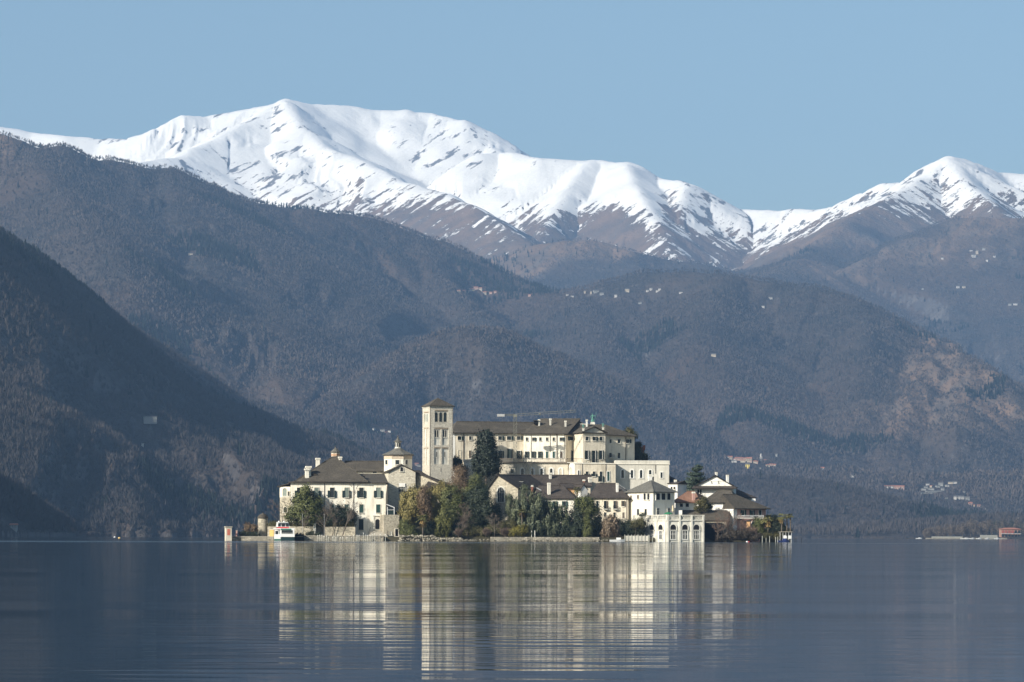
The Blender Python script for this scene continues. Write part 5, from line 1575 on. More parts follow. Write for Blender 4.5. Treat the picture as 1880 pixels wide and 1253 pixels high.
small_boat("covered_boat", "small boat under a blue cover at the island's right tip", 1438, 849, 2.8, 1.2, .35, M_blue, .1, M_blue)
small_boat("motor_boat", "small white motor boat out on the lake at the far left", 78, 3000, 4.6, 2, .9, M_boatw, 0.1)
for k, (u, L) in enumerate(((1687, 6), (1772, 9), (1785, 4), (1797, 5), (1812, 4), (1830, 5))):
    small_boat("moored_boat", "white boat moored at the far right shore, %s from the left" % names_ord[k], u, 3440, L, 2.4, .8, M_boatw, 0, None, "boats moored along the far right shore")
def buoy(u, v, Y, r, mat, lab):
    x, y = XY(u, Y); t = thing("buoy", lab, "buoy", (x, y, 0))
    mb = MB(); mb.lathe((x, y, 0), [(r * .4, -r), (r * .85, -r * .5), (r, 0), (r * .85, r * .5), (r * .3, r * .9)], 10); mb.build('float', mat, t)
    mb = MB(); mb.lathe((x, y, 0), [(r * .15, r * .9), (r * .15, r * 1.5)], 6); mb.build('ring', M_black, t)
buoy(1371.5, 994, 840, .26, M_boatw, "white round buoy floating before the island's right end")
buoy(1375, 995.5, 835, .20, M_red, "red round buoy floating beside the white one")
buoy(219, 990, 1350, .5, M_yellow, "yellow buoy on the open lake at the left")
buoy(210.5, 988, 2000, .6, M_boatw, "white buoy farther out on the open lake at the left")
# fence and posts on the right shore of the island
t = thing("water_fence", "low pale panel fence along the water left of the arcaded terrace", "fence", XY(1165, 851) + (0,))
x0, x1 = XY(1147, 850.5)[0], XY(1190, 850.5)[0]
mb = MB(); mb.box(((x0 + x1) / 2, 850.5, .75), (x1 - x0, .08, 1.25)); mb.build('panel', M_grey, t)
mb = MB()
for k in range(8): mb.box((x0 + (x1 - x0) * k / 7, 850.4, .7), (.14, .14, 1.9))
mb.build('post', M_post, t)
def group_posts(us, Y, h0, h1, mat, labf, name, grp, r=.08):
    for k, u in enumerate(us):
        x, y = XY(u, Y); hh_ = random.uniform(h0, h1)
        t = thing(name, labf % names_ord[k], "post", (x, y, 0), grp)
        mb = MB(); mb.tube((x, y, -1), (x, y, hh_), r, r * .85, 6); mb.build('shaft', mat, t)
        mb = MB(); mb.tube((x, y, hh_ + .002), (x, y, hh_ + .1), r * 1.15, r * .6, 6); mb.build('cap', mat, t)
group_posts((1159.5, 1167, 1192, 1198, 1204), 847.5, 1.0, 1.5, M_post, "pale mooring post near the arcaded terrace, %s from the left", "mooring_post", "mooring posts near the arcaded terrace")
group_posts((1399.5, 1406.5, 1413, 1424, 1428), 847.5, .9, 1.4, M_post, "pale mooring post below the palms, %s from the left", "mooring_post", "mooring posts below the palms")
group_posts((1459.3, 1461.5, 1471.3), 850, .85, 1.05, M_black, "dark mooring post off the island's right tip, %s from the left", "mooring_pile", "dark mooring posts off the right tip", .07)
# right tip: wall, pergola, white figures
wall_thing("tip_wall", "dark retaining wall of the garden at the island's right tip", "wall", [XY(1395, 853.5), XY(1452, 853)], -.5, 2.1, plain("mossy_wall", (.05, .048, .035), .95), 'wall', 5)
t = thing("pergola", "flat white topped pergola over the landing at the island's right tip", "pergola", XY(1444, 851) + (0,))
x0, x1 = XY(1432, 850.6)[0], XY(1453, 850.6)[0]
mb = MB()
for k in range(5):
    for yy in (850.2, 852.4): mb.tube((x0 + (x1 - x0) * k / 4, yy, 0), (x0 + (x1 - x0) * k / 4, yy, 2.35), .05, .05, 6)
mb.build('post', M_boatw, t); mb = MB(); mb.box(((x0 + x1) / 2, 851.3, 2.42), (x1 - x0 + .4, 2.7, .12)); mb.build('roof', M_pave, t)
for u, lab in ((1441.5, "white folded awning, left one under the pergola"), (1450, "white folded awning, right one under the pergola")):
    x, y = XY(u, 850); t = thing("folded_awning", lab, "awning", (x, y, .6)); mb = MB(); mb.prism([(x - .42, y - .1), (x + .4, y - .1), (x + .3, y + .1), (x - .3, y + .1)], .75, [1.45, 1.3, 1.5, 1.6]); mb.build('canvas', M_boatw, t)
    mb = MB(); mb.tube((x, y + .15, .2), (x, y + .15, 1.7), .03, .03, 5); mb.build('pole', M_conc, t)
t = thing("garden_steps", "pale steps curving down to the water below the orange parasol", "steps", XY(1388, 852) + (0,))
mb = MB()
for k in range(8):
    p = P(1377 + k * 1.9, 978 + k * .95, 853.5 - k * .25); mb.box(tuple(p), (.5, .5, .12))
mb.build('tread', M_pave, t)
wall_thing("riverside_wall", "low grey wall along the water's edge under the central trees", "wall", [XY(900, 848.6), XY(1000, 848.6), XY(1100, 849.2)], -.6, 1.0, M_quay, 'wall', .6)
t = thing("white_urn", "slender white garden posts pair under the weeping tree", "posts", XY(976, 850) + (1,))
for u in (976, 982):
    x, y = XY(u, 850.2); mb = MB(); mb.tube((x, y, .5), (x, y, 2.35), .09, .08, 8); mb.lathe((x, y, 2.35), [(.13, 0), (.13, .08), (.04, .2)], 8); mb.build('post', M_white, t)
# ================================================================== 9 trees and shrubs
def leaves(blobs, n, size, clumps, sig, rng, hang=0.0, flat=0.0, elong=1.0, gaps=0.0):
    """blobs: (centre xyz, (rx, ry, rz)); returns verts, tint"""
    vol = np.array([b[1][0] * b[1][2] for b in blobs]); vol = vol / vol.sum()
    cc, cw = [], []
    for (c, r), w in zip(blobs, vol):
        m = max(4, int(clumps * w))
        d = rng.normal(size=(m, 3)); d /= np.linalg.norm(d, axis=1)[:, None]
        rad = rng.uniform(.35, 1.0, m) ** .5
        cc.append(np.array(c) + d * rad[:, None] * np.array(r)); cw.append(d)
    cc = np.concatenate(cc); cw = np.concatenate(cw)
    ct = rng.random(len(cc))
    cs = rng.uniform(.6, 1.4, len(cc))
    k = rng.integers(0, len(cc), n)
    off = rng.normal(size=(n, 3)) * sig * cs[k][:, None]
    if hang: off[:, 2] -= np.abs(rng.normal(size=n)) * hang; off[:, :2] *= .55
    if flat: off[:, 2] *= flat
    p = cc[k] + off
    nrm = cw[k] * 1.0 + off / (sig + 1e-6) * .35 + rng.normal(size=(n, 3)) * .55
    nrm[:, 2] += .25
    nrm /= np.linalg.norm(nrm, axis=1)[:, None]
    a = np.cross(nrm, rng.normal(size=(n, 3)))
    if hang or elong > 1:
        a = np.cross(nrm, np.cross(nrm, np.array([0, 0, 1.0]) + rng.normal(size=(n, 3)) * .25))
    a /= np.linalg.norm(a, axis=1)[:, None]
    b_ = np.cross(nrm, a)
    s = size * rng.uniform(.6, 1.3, n)[:, None]
    a = a * s * elong; b_ = b_ * s
    V = np.stack([p - a * .5, p + b_ * .42, p + a * .5, p - b_ * .42], 1).reshape(-1, 3)
    t = np.clip(ct[k] * .6 + rng.random(n) * .5, 0, 1)
    return V, np.repeat(t, 4)

def crown_obj(parent, V, T, mat, name='crown'):
    return np_mesh(name, V, np.arange(len(V)).reshape(-1, 4), mat, parent, {'tint': ('FLOAT', T)}, False, 4)

def trunk_obj(parent, base, top, r0, r1, mat, limbs, rng, name='trunk'):
    mb = MB(); base, top = Vector(base), Vector(top)
    prev = base; N_ = 5
    for k in range(1, N_ + 1):
        f_ = k / N_
        q = base.lerp(top, f_) + Vector((rng.normal() * .06, rng.normal() * .06, 0)) * (top - base).length * .25
        mb.tube(prev, q, r0 + (r1 - r0) * (k - 1) / N_, r0 + (r1 - r0) * f_, 7)
        prev = q
    for k in range(limbs):
        f_ = rng.uniform(.35, .95); s = base.lerp(top, f_)
        ph = rng.uniform(0, 2 * math.pi); L = (top - base).length * rng.uniform(.12, .28)
        e = s + Vector((math.cos(ph) * L * .7, math.sin(ph) * L * .7, L * .6))
        mb.tube(s, e, r0 * .4, r0 * .08, 5)
    return mb.build(name, mat, parent)

def leafy(name, label, cat, blobs_px, n, size, mat, seed, clumps=60, sig=.5, trunk=True, tmat=None, hang=0, flat=0, elong=1.0, group=None, ub=None, tr=.22, baseY=None):
    """blobs_px: (u, v, Y, ru, rv) in photo pixels"""
    rng = np.random.default_rng(seed)
    bl = []
    for u, v, Y, ru, rv in blobs_px:
        c = P(u, v, Y); s = m_px(Y)
        bl.append(((c.x, c.y, c.z), (ru * s * 1.06, ru * s * .85, rv * s * 1.05)))
    u0 = ub if ub is not None else blobs_px[0][0]; Yb = baseY or blobs_px[0][2]
    base = Pg(u0, Yb)
    t = thing(name, label, cat, tuple(base), group)
    V, T = leaves(bl, int(n * 1.8), size * 1.12, int(clumps * 1.5), sig * 1.1, rng, hang, flat, elong)
    m = V.reshape(-1, 4, 3)[:, :, 2].min(1) > 0.05
    V = V.reshape(-1, 4, 3)[m].reshape(-1, 3); T = T.reshape(-1, 4)[m].ravel()
    crown_obj(t, V, T, mat)
    if trunk:
        top = max(b_[0][2] + b_[1][2] * .3 for b_ in bl)
        trunk_obj(t, base - Vector((0, 0, .3)), (base.x + (bl[0][0][0] - base.x) * .8, base.y, top), tr, tr * .3, tmat or M_bark, 7, rng)
    return t

def bare(name, label, u, Y, vt, spread, seed, mat=None, tm=None, depth=6, group=None, lean=0, r0=.14, nb=3, first=.3, up=.75, z0=None, cat="tree", lend=.68):
    rng = random.Random(seed)
    base = Pg(u, Y)
    if z0 is not None: base.z = z0
    Ht = P(u, vt, Y).z - base.z
    t = thing(name, label, cat, tuple(base), group)
    tb, cb = MB(), MB()
    stems = 1 if Ht > 4.5 else 4
    def twig(p, d, L, r, k):
        q = p + d * L
        cb.tube(p, q, r, r * .5, 3, False)
        if k <= 0: return
        for i in range(4):
            ax = Vector((rng.gauss(0, 1), rng.gauss(0, 1), rng.gauss(0, .6))).normalized()
            nd = (d * 1.0 + ax * .62 + Vector((0, 0, .22))).normalized()
            twig(p.lerp(q, rng.uniform(.25, 1.0)), nd, L * rng.uniform(.45, .68), max(r * .6, .008), k - 1)
    for sN in range(stems):
        prev = base - Vector((0, 0, .2)); N_ = 9
        d = Vector((rng.gauss(0, .08), rng.gauss(0, .08), 1)) if stems == 1 else Vector((rng.gauss(0, .45), rng.gauss(0, .4), 1)).normalized()
        hs = Ht * (1 if stems == 1 else rng.uniform(.6, 1))
        for k in range(N_):
            f0, f1 = k / N_, (k + 1) / N_
            d = (d + Vector((rng.gauss(0, .09), rng.gauss(0, .09), .05))).normalized()
            q = prev + d * hs / N_
            tb.tube(prev, q, r0 * (1 - f0 * .85), r0 * (1 - f1 * .85), 6, False)
            if f0 > (.22 if stems == 1 else .1):
                for i in range(3):
                    ph = rng.uniform(0, 2 * math.pi)
                    L = Ht * spread * rng.uniform(.35, .62) * (1.15 - f0 * .8)
                    nd = Vector((math.cos(ph), math.sin(ph), rng.uniform(.5, 1.1))).normalized()
                    twig(prev.lerp(q, rng.random()), nd, L, r0 * .32 * (1.1 - f0), 3)
            prev = q
    tb.build('trunk', tm or M_bark, t)
    cb.build('crown', mat or M_twig, t)
    return t

def palm(label, u, Y, vt, vb, r, seed, mat=None, dry=True, group=None, nf=26, z0=None):
    rng = random.Random(seed)
    base = P(u, vb, Y); top = P(u, vt, Y)
    t = thing("palm_tree", label, "palm tree", tuple(base), group)
    mb = MB(); mb.tube(base - Vector((0, 0, 1)), (base + top) / 2 + Vector((.05, 0, 0)), .17, .14, 8); mb.tube((base + top) / 2 + Vector((.05, 0, 0)), top, .14, .15, 8)
    mb.build('trunk', M_bark, t)
    def fronds(n_, e0, e1, mat_, nm, rr):
        V, T = [], []
        for k in range(n_):
            ph = rng.uniform(0, 2 * math.pi); el = rng.uniform(e0, e1)
            d = Vector((math.cos(ph) * math.cos(el), math.sin(ph) * math.cos(el), math.sin(el)))
            L = rr * rng.uniform(.75, 1.1)
            pts = [top + d * (L * s) + Vector((0, 0, -1)) * (L * .45 * s * s) for s in (0, .3, .55, .8, 1)]
            side = d.cross(Vector((0, 0, 1))).normalized(); tt = rng.random()
            for j in range(2, 5):
                c = pts[j]; dr = (pts[j] - pts[j - 1]).normalized()
                for sg in (-1, 1):
                    for q in range(2):
                        w = side * sg * L * rng.uniform(.25, .45) + dr * L * rng.uniform(.05, .25) + Vector((0, 0, -.08 * L))
                        p0 = c.lerp(pts[j - 1], q * .5)
                        V += [p0 - dr * .09 * L, p0 + w * .5 + dr * .07 * L, p0 + w, p0 + w * .5 - dr * .09 * L]; T += [tt] * 4
        crown_obj(t, np.array([tuple(v) for v in V]), np.array(T), mat_, nm)
    fronds(nf, -.25, 1.3, mat or L_palm, 'crown', r)
    if dry: fronds(nf // 2, -1.35, -.4, L_palmd, 'dry_skirt', r * .8)
    return t

# left garden
leafy("evergreen_tree", "broad dark magnolia like evergreen in front of the palace's left windows", "tree",
      [(561, 935, 855, 25, 20), (550, 925, 855, 15, 18), (578, 928, 856, 14, 18), (561, 905, 855, 11, 13), (563, 950, 855, 28, 13), (540, 945, 854.5, 12, 12), (585, 948, 855.5, 10, 12)], 9000, .34, L_ever, 11, 95, .52, ub=563, tr=.3)
leafy("dark_shrub", "dark rounded shrub behind the leafless trees beside the palace wall", "shrub",
      [(622, 945, 855.5, 18, 17), (608, 950, 855.5, 14, 14), (640, 948, 855.5, 13, 16)], 6000, .24, L_dark, 12, 60, .38, tr=.15)
bare("bare_tree", "slim leafless tree on the quay beside the garden wall, left one", 596, 852, 922, .55, 21, depth=6, z0=1.1, r0=.12)
bare("bare_tree", "tall leafless tree with upswept branches before the palace's middle windows", 628, 851.5, 893, .42, 22, depth=6, first=.28, z0=1.1, r0=.15)
bare("bare_tree", "leafless tree behind the garden wall between the evergreen and the dark shrub", 610, 853.5, 926, .6, 23, depth=6, z0=1.2, r0=.1)
bare("bare_tree", "faint reddish leafless tree rising left of the stone annex", 508, 862, 905, .5, 24, M_twigr, depth=6, z0=1.0, r0=.1)
bare("bare_tree", "thin pale leafless tree in front of the stone annex", 516, 856.5, 915, .3, 25, M_twig, M_barkp, depth=5, z0=1.0, r0=.08)
bare("bare_tree", "leafless tree in front of the evergreen by the quay", 556, 851.3, 935, .5, 26, depth=6, z0=1.1, r0=.09)
for u, rv, lab, sd_ in ((455, 11, "rust coloured rounded shrub on the jetty, left of two", 31), (467.5, 9, "rust coloured shrub beside the round garden turret", 32)):
    leafy("rust_shrub", lab, "shrub", [(u, 980 - rv, 853.5, 6, rv)], 900, .17, L_russ, sd_, 25, .22, tr=.06)
leafy("low_hedge", "low dark hedge along the jetty below the rust coloured shrubs", "hedge", [(u, 981, 852.6, 8, 4.5) for u in (445, 458, 470)], 1600, .15, L_dark, 33, 50, .2, trunk=False)
leafy("garden_hedge", "clipped olive hedge on top of the left garden wall", "hedge", [(u, 963.5, 855.6, 9, 4.5) for u in (500, 514, 528, 542, 556, 570)], 5200, .17, L_hedge, 34, 200, .26, trunk=False)
leafy("garden_hedge", "clipped olive hedge on top of the right garden wall", "hedge", [(u, 963, 855.6, 9, 5) for u in (600, 614, 628, 643)], 3800, .17, L_hedge, 35, 140, .26, trunk=False)
leafy("quay_shrub", "dark potted shrubs standing together at the gate pillar", "shrub", [(566, 981, 851, 5, 5), (573, 979, 851, 5, 6), (585, 982, 851, 6, 3.5)], 1300, .14, L_dark, 36, 40, .18, trunk=False)

# central thicket
def px(l, Y): return [(u, v, Y, a, b_) for u, v, a, b_ in l]
leafy("olive_tree", "rounded olive green tree at the left edge of the central thicket", "tree", px([(758, 925, 22, 24), (748, 945, 16, 25), (768, 905, 18, 13), (745, 915, 12, 14)], 857), 9000, .27, L_olive, 41, 120, .5, hang=.35, tr=.2)
leafy("ivy_shrub", "dark green shrub spilling over the shore rocks left of the palm", "shrub", px([(748, 975, 15, 13), (760, 982, 12, 8), (742, 965, 10, 9)], 850.5), 3600, .2, L_ever, 42, 60, .32, tr=.1)
leafy("russet_tree", "thin russet tree in the middle of the olive foliage", "tree", px([(778, 915, 13, 22), (782, 940, 11, 20)], 854.5), 3600, .2, L_russ, 43, 70, .38, hang=.3, tr=.12)
leafy("olive_tree", "taller olive tree behind the palm, next to the bell tower", "tree", px([(800, 920, 22, 26), (812, 900, 15, 15), (793, 945, 18, 20)], 859), 8500, .27, L_olive, 44, 110, .5, hang=.3, tr=.2)
leafy("green_tree", "dull green tree under the bell tower", "tree", px([(828, 915, 18, 24), (835, 940, 16, 24), (820, 955, 14, 20)], 857), 7500, .25, L_ever, 45, 100, .48, tr=.2)
leafy("bamboo", "bright yellow green bamboo clump on the shore", "bamboo", px([(815, 950, 8, 26), (822, 960, 8, 22), (806, 965, 8, 18)], 852), 4200, .22, L_bamb, 46, 80, .3, hang=.3, elong=1.7, trunk=True, tr=.06)
leafy("dark_undergrowth", "dark undergrowth between palm and bamboo", "shrub", px([(790, 970, 16, 14), (803, 978, 14, 9), (833, 975, 15, 12)], 853.5), 4500, .2, L_dark, 47, 80, .32, trunk=False)
palm("palm tree with a thick mop of dry yellow fronds in the left thicket", 776, 850.5, 952, 980, 1.7, 48)
leafy("rusty_tree", "tall fine twigged russet tree beside the bell tower's foot", "tree", px([(846, 880, 14, 20), (838, 893, 16, 12), (853, 900, 14, 15), (843, 866, 7, 10)], 866), 6500, .20, L_russ, 49, 110, .48, tr=.14)
bare("bare_tree", "leafless reddish tree in the central thicket left of the black yew", 858, 852.5, 925, .6, 50, M_twigr, depth=6, z0=1.5, r0=.13)
bare("bare_tree", "grey leafless tree near the water left of the black yew", 846, 851, 945, .6, 51, M_twig, depth=6, z0=1.2, r0=.1)
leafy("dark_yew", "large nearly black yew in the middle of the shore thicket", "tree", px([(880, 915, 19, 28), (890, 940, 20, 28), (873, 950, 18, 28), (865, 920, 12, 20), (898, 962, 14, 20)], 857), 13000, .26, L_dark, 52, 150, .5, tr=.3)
leafy("green_yew", "dark green yew with a lighter top above the black one", "tree", px([(873, 888, 13, 16), (880, 902, 16, 16), (862, 905, 12, 14)], 861), 5200, .24, L_ever, 53, 80, .42, tr=.2)
leafy("terrace_shrub", "dark evergreen shrub at the right foot of the bell tower", "shrub", px([(840, 855, 9, 13), (849, 866, 10, 9), (836, 845, 5, 6)], 888), 2600, .28, L_dark, 54, 45, .4, tr=.15)
# big magnolia on the terrace
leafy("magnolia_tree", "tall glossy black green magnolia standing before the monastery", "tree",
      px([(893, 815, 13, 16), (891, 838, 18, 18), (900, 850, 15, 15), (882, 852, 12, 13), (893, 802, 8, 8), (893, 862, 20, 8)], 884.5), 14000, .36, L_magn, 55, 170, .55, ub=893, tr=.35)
bare("bare_shrub", "tangle of pale bare branches on the shore before the arched chapel", 908, 851, 946, .75, 56, M_twig, M_barkp, depth=6, z0=1.2, r0=.09, cat="shrub")
bare("bare_shrub", "low bare brown bush at the water's edge beneath the chapel", 893, 850.3, 968, .85, 57, M_twigr, depth=6, z0=1.0, r0=.07, cat="shrub")
bare("bare_shrub", "low leafless shoreline bush at the right foot of the rock wall", 842, 849.5, 970, .85, 58, M_twigr, depth=6, z0=.9, r0=.07, cat="shrub")
bare("bare_shrub", "low brown bush by the water left of the yellow green bush", 928, 850.3, 965, .85, 59, M_twigr, depth=6, z0=1.0, r0=.07, cat="shrub")
leafy("blue_conifer", "dim slender conifer against the chapel's arched window", "tree", px([(911, 950, 9, 22), (908, 962, 12, 16)], 860), 3400, .22, L_cedar, 60, 60, .35, tr=.12)
# right half
leafy("weeping_tree", "broad weeping evergreen with hanging grey green curtains of foliage", "tree",
      px([(958, 938, 22, 28), (985, 930, 26, 24), (1008, 942, 22, 26), (980, 962, 40, 24), (1012, 968, 26, 22), (1032, 955, 15, 28), (1042, 970, 12, 20), (978, 908, 12, 10), (995, 980, 45, 10)], 854.5), 26000, .24, L_weep, 61, 150, .38, hang=1.25, elong=2.0, ub=992, tr=.3)
leafy("grey_green_tree", "narrow grey green tree beside the chapel window", "tree", px([(938, 930, 10, 20), (943, 950, 12, 20), (935, 915, 7, 8)], 858), 4200, .22, L_weep, 62, 60, .38, hang=.4, tr=.15)
leafy("small_conifer", "small pointed grey green conifer just right of the chapel roof", "tree", px([(962, 900, 6, 10), (963, 912, 9, 9)], 862), 1600, .2, L_weep, 63, 30, .25, tr=.1)
palm("palm tree with drooping orange dead fronds left of the weeping tree", 958, 851.3, 940, 975, 1.35, 64)
leafy("yellow_green_bush", "sunlit yellow green bush under the orange palm", "shrub", px([(952, 975, 12, 8), (962, 972, 8, 7), (942, 979, 9, 6)], 850), 2400, .18, L_yel, 65, 50, .26, tr=.06)
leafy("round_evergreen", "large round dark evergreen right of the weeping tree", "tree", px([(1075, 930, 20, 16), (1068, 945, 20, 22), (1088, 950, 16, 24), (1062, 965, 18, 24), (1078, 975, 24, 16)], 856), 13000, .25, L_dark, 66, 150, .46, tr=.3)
leafy("green_crown_tree", "mid green leafy crown topping the round evergreen", "tree", px([(1074, 922, 17, 10), (1083, 935, 14, 12)], 854.3), 3200, .24, L_ever, 67, 60, .38, tr=.15)
leafy("cypress_tree", "column shaped cypress at the water in front of the round evergreen", "tree", px([(1079, 975, 8, 18), (1078, 958, 6, 14)], 850.6), 3200, .2, L_ever, 68, 60, .3, hang=.2, tr=.12)
leafy("brown_weeping_shrub", "brown leafless weeping bush beside the low white boat", "shrub", px([(1121, 958, 13, 13), (1115, 972, 10, 16), (1130, 965, 8, 14)], 851.5), 5200, .2, L_brown, 69, 90, .28, hang=.8, elong=2.2, tr=.1)
leafy("dark_shrub", "dark shrub row behind the pale panel fence", "shrub", px([(1160, 972, 12, 12), (1175, 968, 12, 13), (1150, 978, 8, 10), (1178, 975, 5, 11)], 853.5), 5200, .2, L_dark, 70, 90, .32, tr=.1)
leafy("olive_shrub", "olive shrub catching sun beside the balustrade of the arcaded terrace", "shrub", px([(1167, 962, 9, 8), (1178, 960, 8, 9)], 851.8), 1700, .18, L_hedge, 71, 40, .28, tr=.06)
palm("small palm in the gap between orange wall and white gable", 1059.5, 868.5, 899, 915, 1.15, 72)
leafy("cedar_tree", "dark layered cedar standing clear against the hills right of the monastery", "tree",
      px([(1277, 862, 7, 4), (1275, 871, 13, 3), (1278, 879, 15, 3), (1273, 887, 16, 3.5), (1277, 895, 17, 4), (1274, 902, 17, 4), (1283, 858, 5, 4), (1268, 907, 14, 4)], 893), 6500, .26, L_cedar, 73, 150, .38, flat=.4, ub=1275, tr=.25)
leafy("reddish_shrub", "reddish brown shrub at the corner of the brown roofed house", "shrub", px([(1290, 920, 9, 7), (1283, 930, 8, 9), (1296, 928, 6, 9)], 862.5), 2200, .2, L_hedge, 74, 45, .3, tr=.08)
for k, (u, Y, vt, lab) in enumerate(((1330, 852, 935, "brown leafless tree in front of the boathouse"), (1347, 852.5, 940, "brown leafless tree between the boathouse and the corner villa"), (1362, 853, 945, "leafless tree before the corner villa's side wall"), (1318, 851, 952, "low leafless tree at the boathouse's dark gate"), (1377, 852.5, 955, "spindly leafless tree by the orange parasol"))):
    bare("bare_tree", lab, u, Y, vt, .62, 80 + k, plain("brown_twigs%d" % k, (.15, .105, .08), .95), depth=6, z0=.8, r0=.13)
leafy("shore_shrub", "dense dark brown bushes over the water below the leafless trees", "shrub", px([(1345, 982, 18, 9), (1365, 982, 16, 9), (1385, 985, 14, 7), (1325, 986, 12, 6)], 851.2), 5200, .19, leafm("brown_shrub_leaves", (.018, .014, .010), (.07, .055, .04)), 90, 100, .32, trunk=False)
palm("biggest palm at the right end, green crown with brown skirt", 1410, 853, 952, 976, 1.7, 91, nf=34)
palm("second palm with a shaggy skirt, partly hidden behind the dark shrubs", 1402, 856, 958, 978, 1.2, 92)
palm("short palm with brown hanging fronds at the right tip, left of the taller pair", 1435, 852, 949, 972, 1.3, 93)
palm("slender palm at the right tip, left of the pair with round green heads", 1444.5, 852.2, 947.5, 975, 1.05, 94, dry=False)
palm("slender palm at the very right tip with a dark round head", 1451, 852, 947, 975, .98, 95, dry=False)
leafy("dark_hedge", "dark clipped shrubs under the palms at the right tip", "shrub", px([(1420, 958, 9, 12), (1427, 965, 12, 12), (1415, 968, 10, 10), (1437, 972, 9, 7), (1447, 975, 8, 4)], 854), 5200, .2, L_dark, 96, 90, .3, trunk=False)
leafy("green_tree", "mid green bushy tree below the white railed balcony", "tree", px([(1394, 965, 9, 12), (1398, 975, 9, 9), (1389, 958, 6, 8)], 854.5), 2800, .2, L_ever, 97, 60, .3, tr=.1)
leafy("tip_bush", "dark brown bush along the wall at the right tip", "shrub", px([(1410, 984, 12, 5), (1425, 984, 12, 5), (1440, 981, 10, 3)], 851.8), 2200, .17, L_hedge, 98, 60, .24, trunk=False)
leafy("roof_tree", "dark treetop showing over the monastery's right roof end", "tree", px([(1155, 795, 7, 8), (1162, 803, 6, 7)], 914), 1500, .26, L_hedge, 99, 30, .35, tr=.15)
leafy("ivy", "dark ivy hanging over the terrace wall beside the red brick turret", "ivy", px([(1170, 825, 6, 14), (1173, 838, 8, 9), (1186, 838, 6, 5)], 906.5), 2400, .24, L_dark, 100, 45, .34, trunk=False)
leafy("potted_plants", "row of green potted plants on the arcaded terrace", "plants", px([(1180, 946, 6, 3), (1250, 950, 5, 3), (1263, 951, 3, 3), (1275, 951, 3, 2.5)], 853.5), 900, .16, L_dark, 101, 30, .2, trunk=False)
leafy("corner_tree", "small dark tree on the slope right of the terracotta roof", "tree", px([(1303, 930, 4, 5)], 865), 500, .2, L_dark, 102, 14, .25, tr=.08)

leafy("undergrowth", "dark brown undergrowth filling the shore below the yew and chapel", "shrub", px([(862, 975, 14, 12), (885, 980, 16, 10), (905, 975, 14, 10), (925, 972, 14, 12), (940, 965, 12, 12)], 853.8), 7000, .2, L_hedge, 120, 130, .34, trunk=False)
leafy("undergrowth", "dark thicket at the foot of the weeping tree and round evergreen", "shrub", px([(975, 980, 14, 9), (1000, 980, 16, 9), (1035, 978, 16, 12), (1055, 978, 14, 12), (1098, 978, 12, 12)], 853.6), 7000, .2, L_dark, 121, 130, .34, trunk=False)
leafy("undergrowth", "dark hedge between the weeping bush and the tan balcony house", "shrub", px([(1110, 972, 12, 12), (1135, 965, 12, 12), (1150, 968, 10, 12)], 858), 4500, .2, L_dark, 122, 90, .34, trunk=False)
# shore rocks
rngr = np.random.default_rng(200)
mb = MB()
for k in range(900):
    u = rngr.uniform(733, 850) if k < 600 else rngr.uniform(850, 1115)
    big = k < 600
    Yq = rngr.uniform(848.2, 850.6) if big else rngr.uniform(848, 849.5)
    c = P(u, 991, Yq); r = rngr.uniform(.12, .36) if big else rngr.uniform(.10, .26)
    z = rngr.uniform(-.1, 1.3 * (1 if u < 800 else .5)) if big else rngr.uniform(-.1, .4)
    bmt = bmesh.new(); bmesh.ops.create_icosphere(bmt, subdivisions=1, radius=1)
    sc_ = rngr.uniform(.55, 1.35, 3) * r
    vv = [(c.x + v.co.x * sc_[0] * rngr.uniform(.6, 1.3), c.y + v.co.y * sc_[1] * rngr.uniform(.6, 1.3), z + v.co.z * sc_[2] * rngr.uniform(.5, .9)) for v in bmt.verts]
    mb.add(vv, [tuple(x.index for x in f.verts) for f in bmt.faces]); bmt.free()
o = mb.build("shore_rocks", M_rock); tag(o, "loose pale shore rocks piled along the island's waterline", "rocks", kind='stuff')

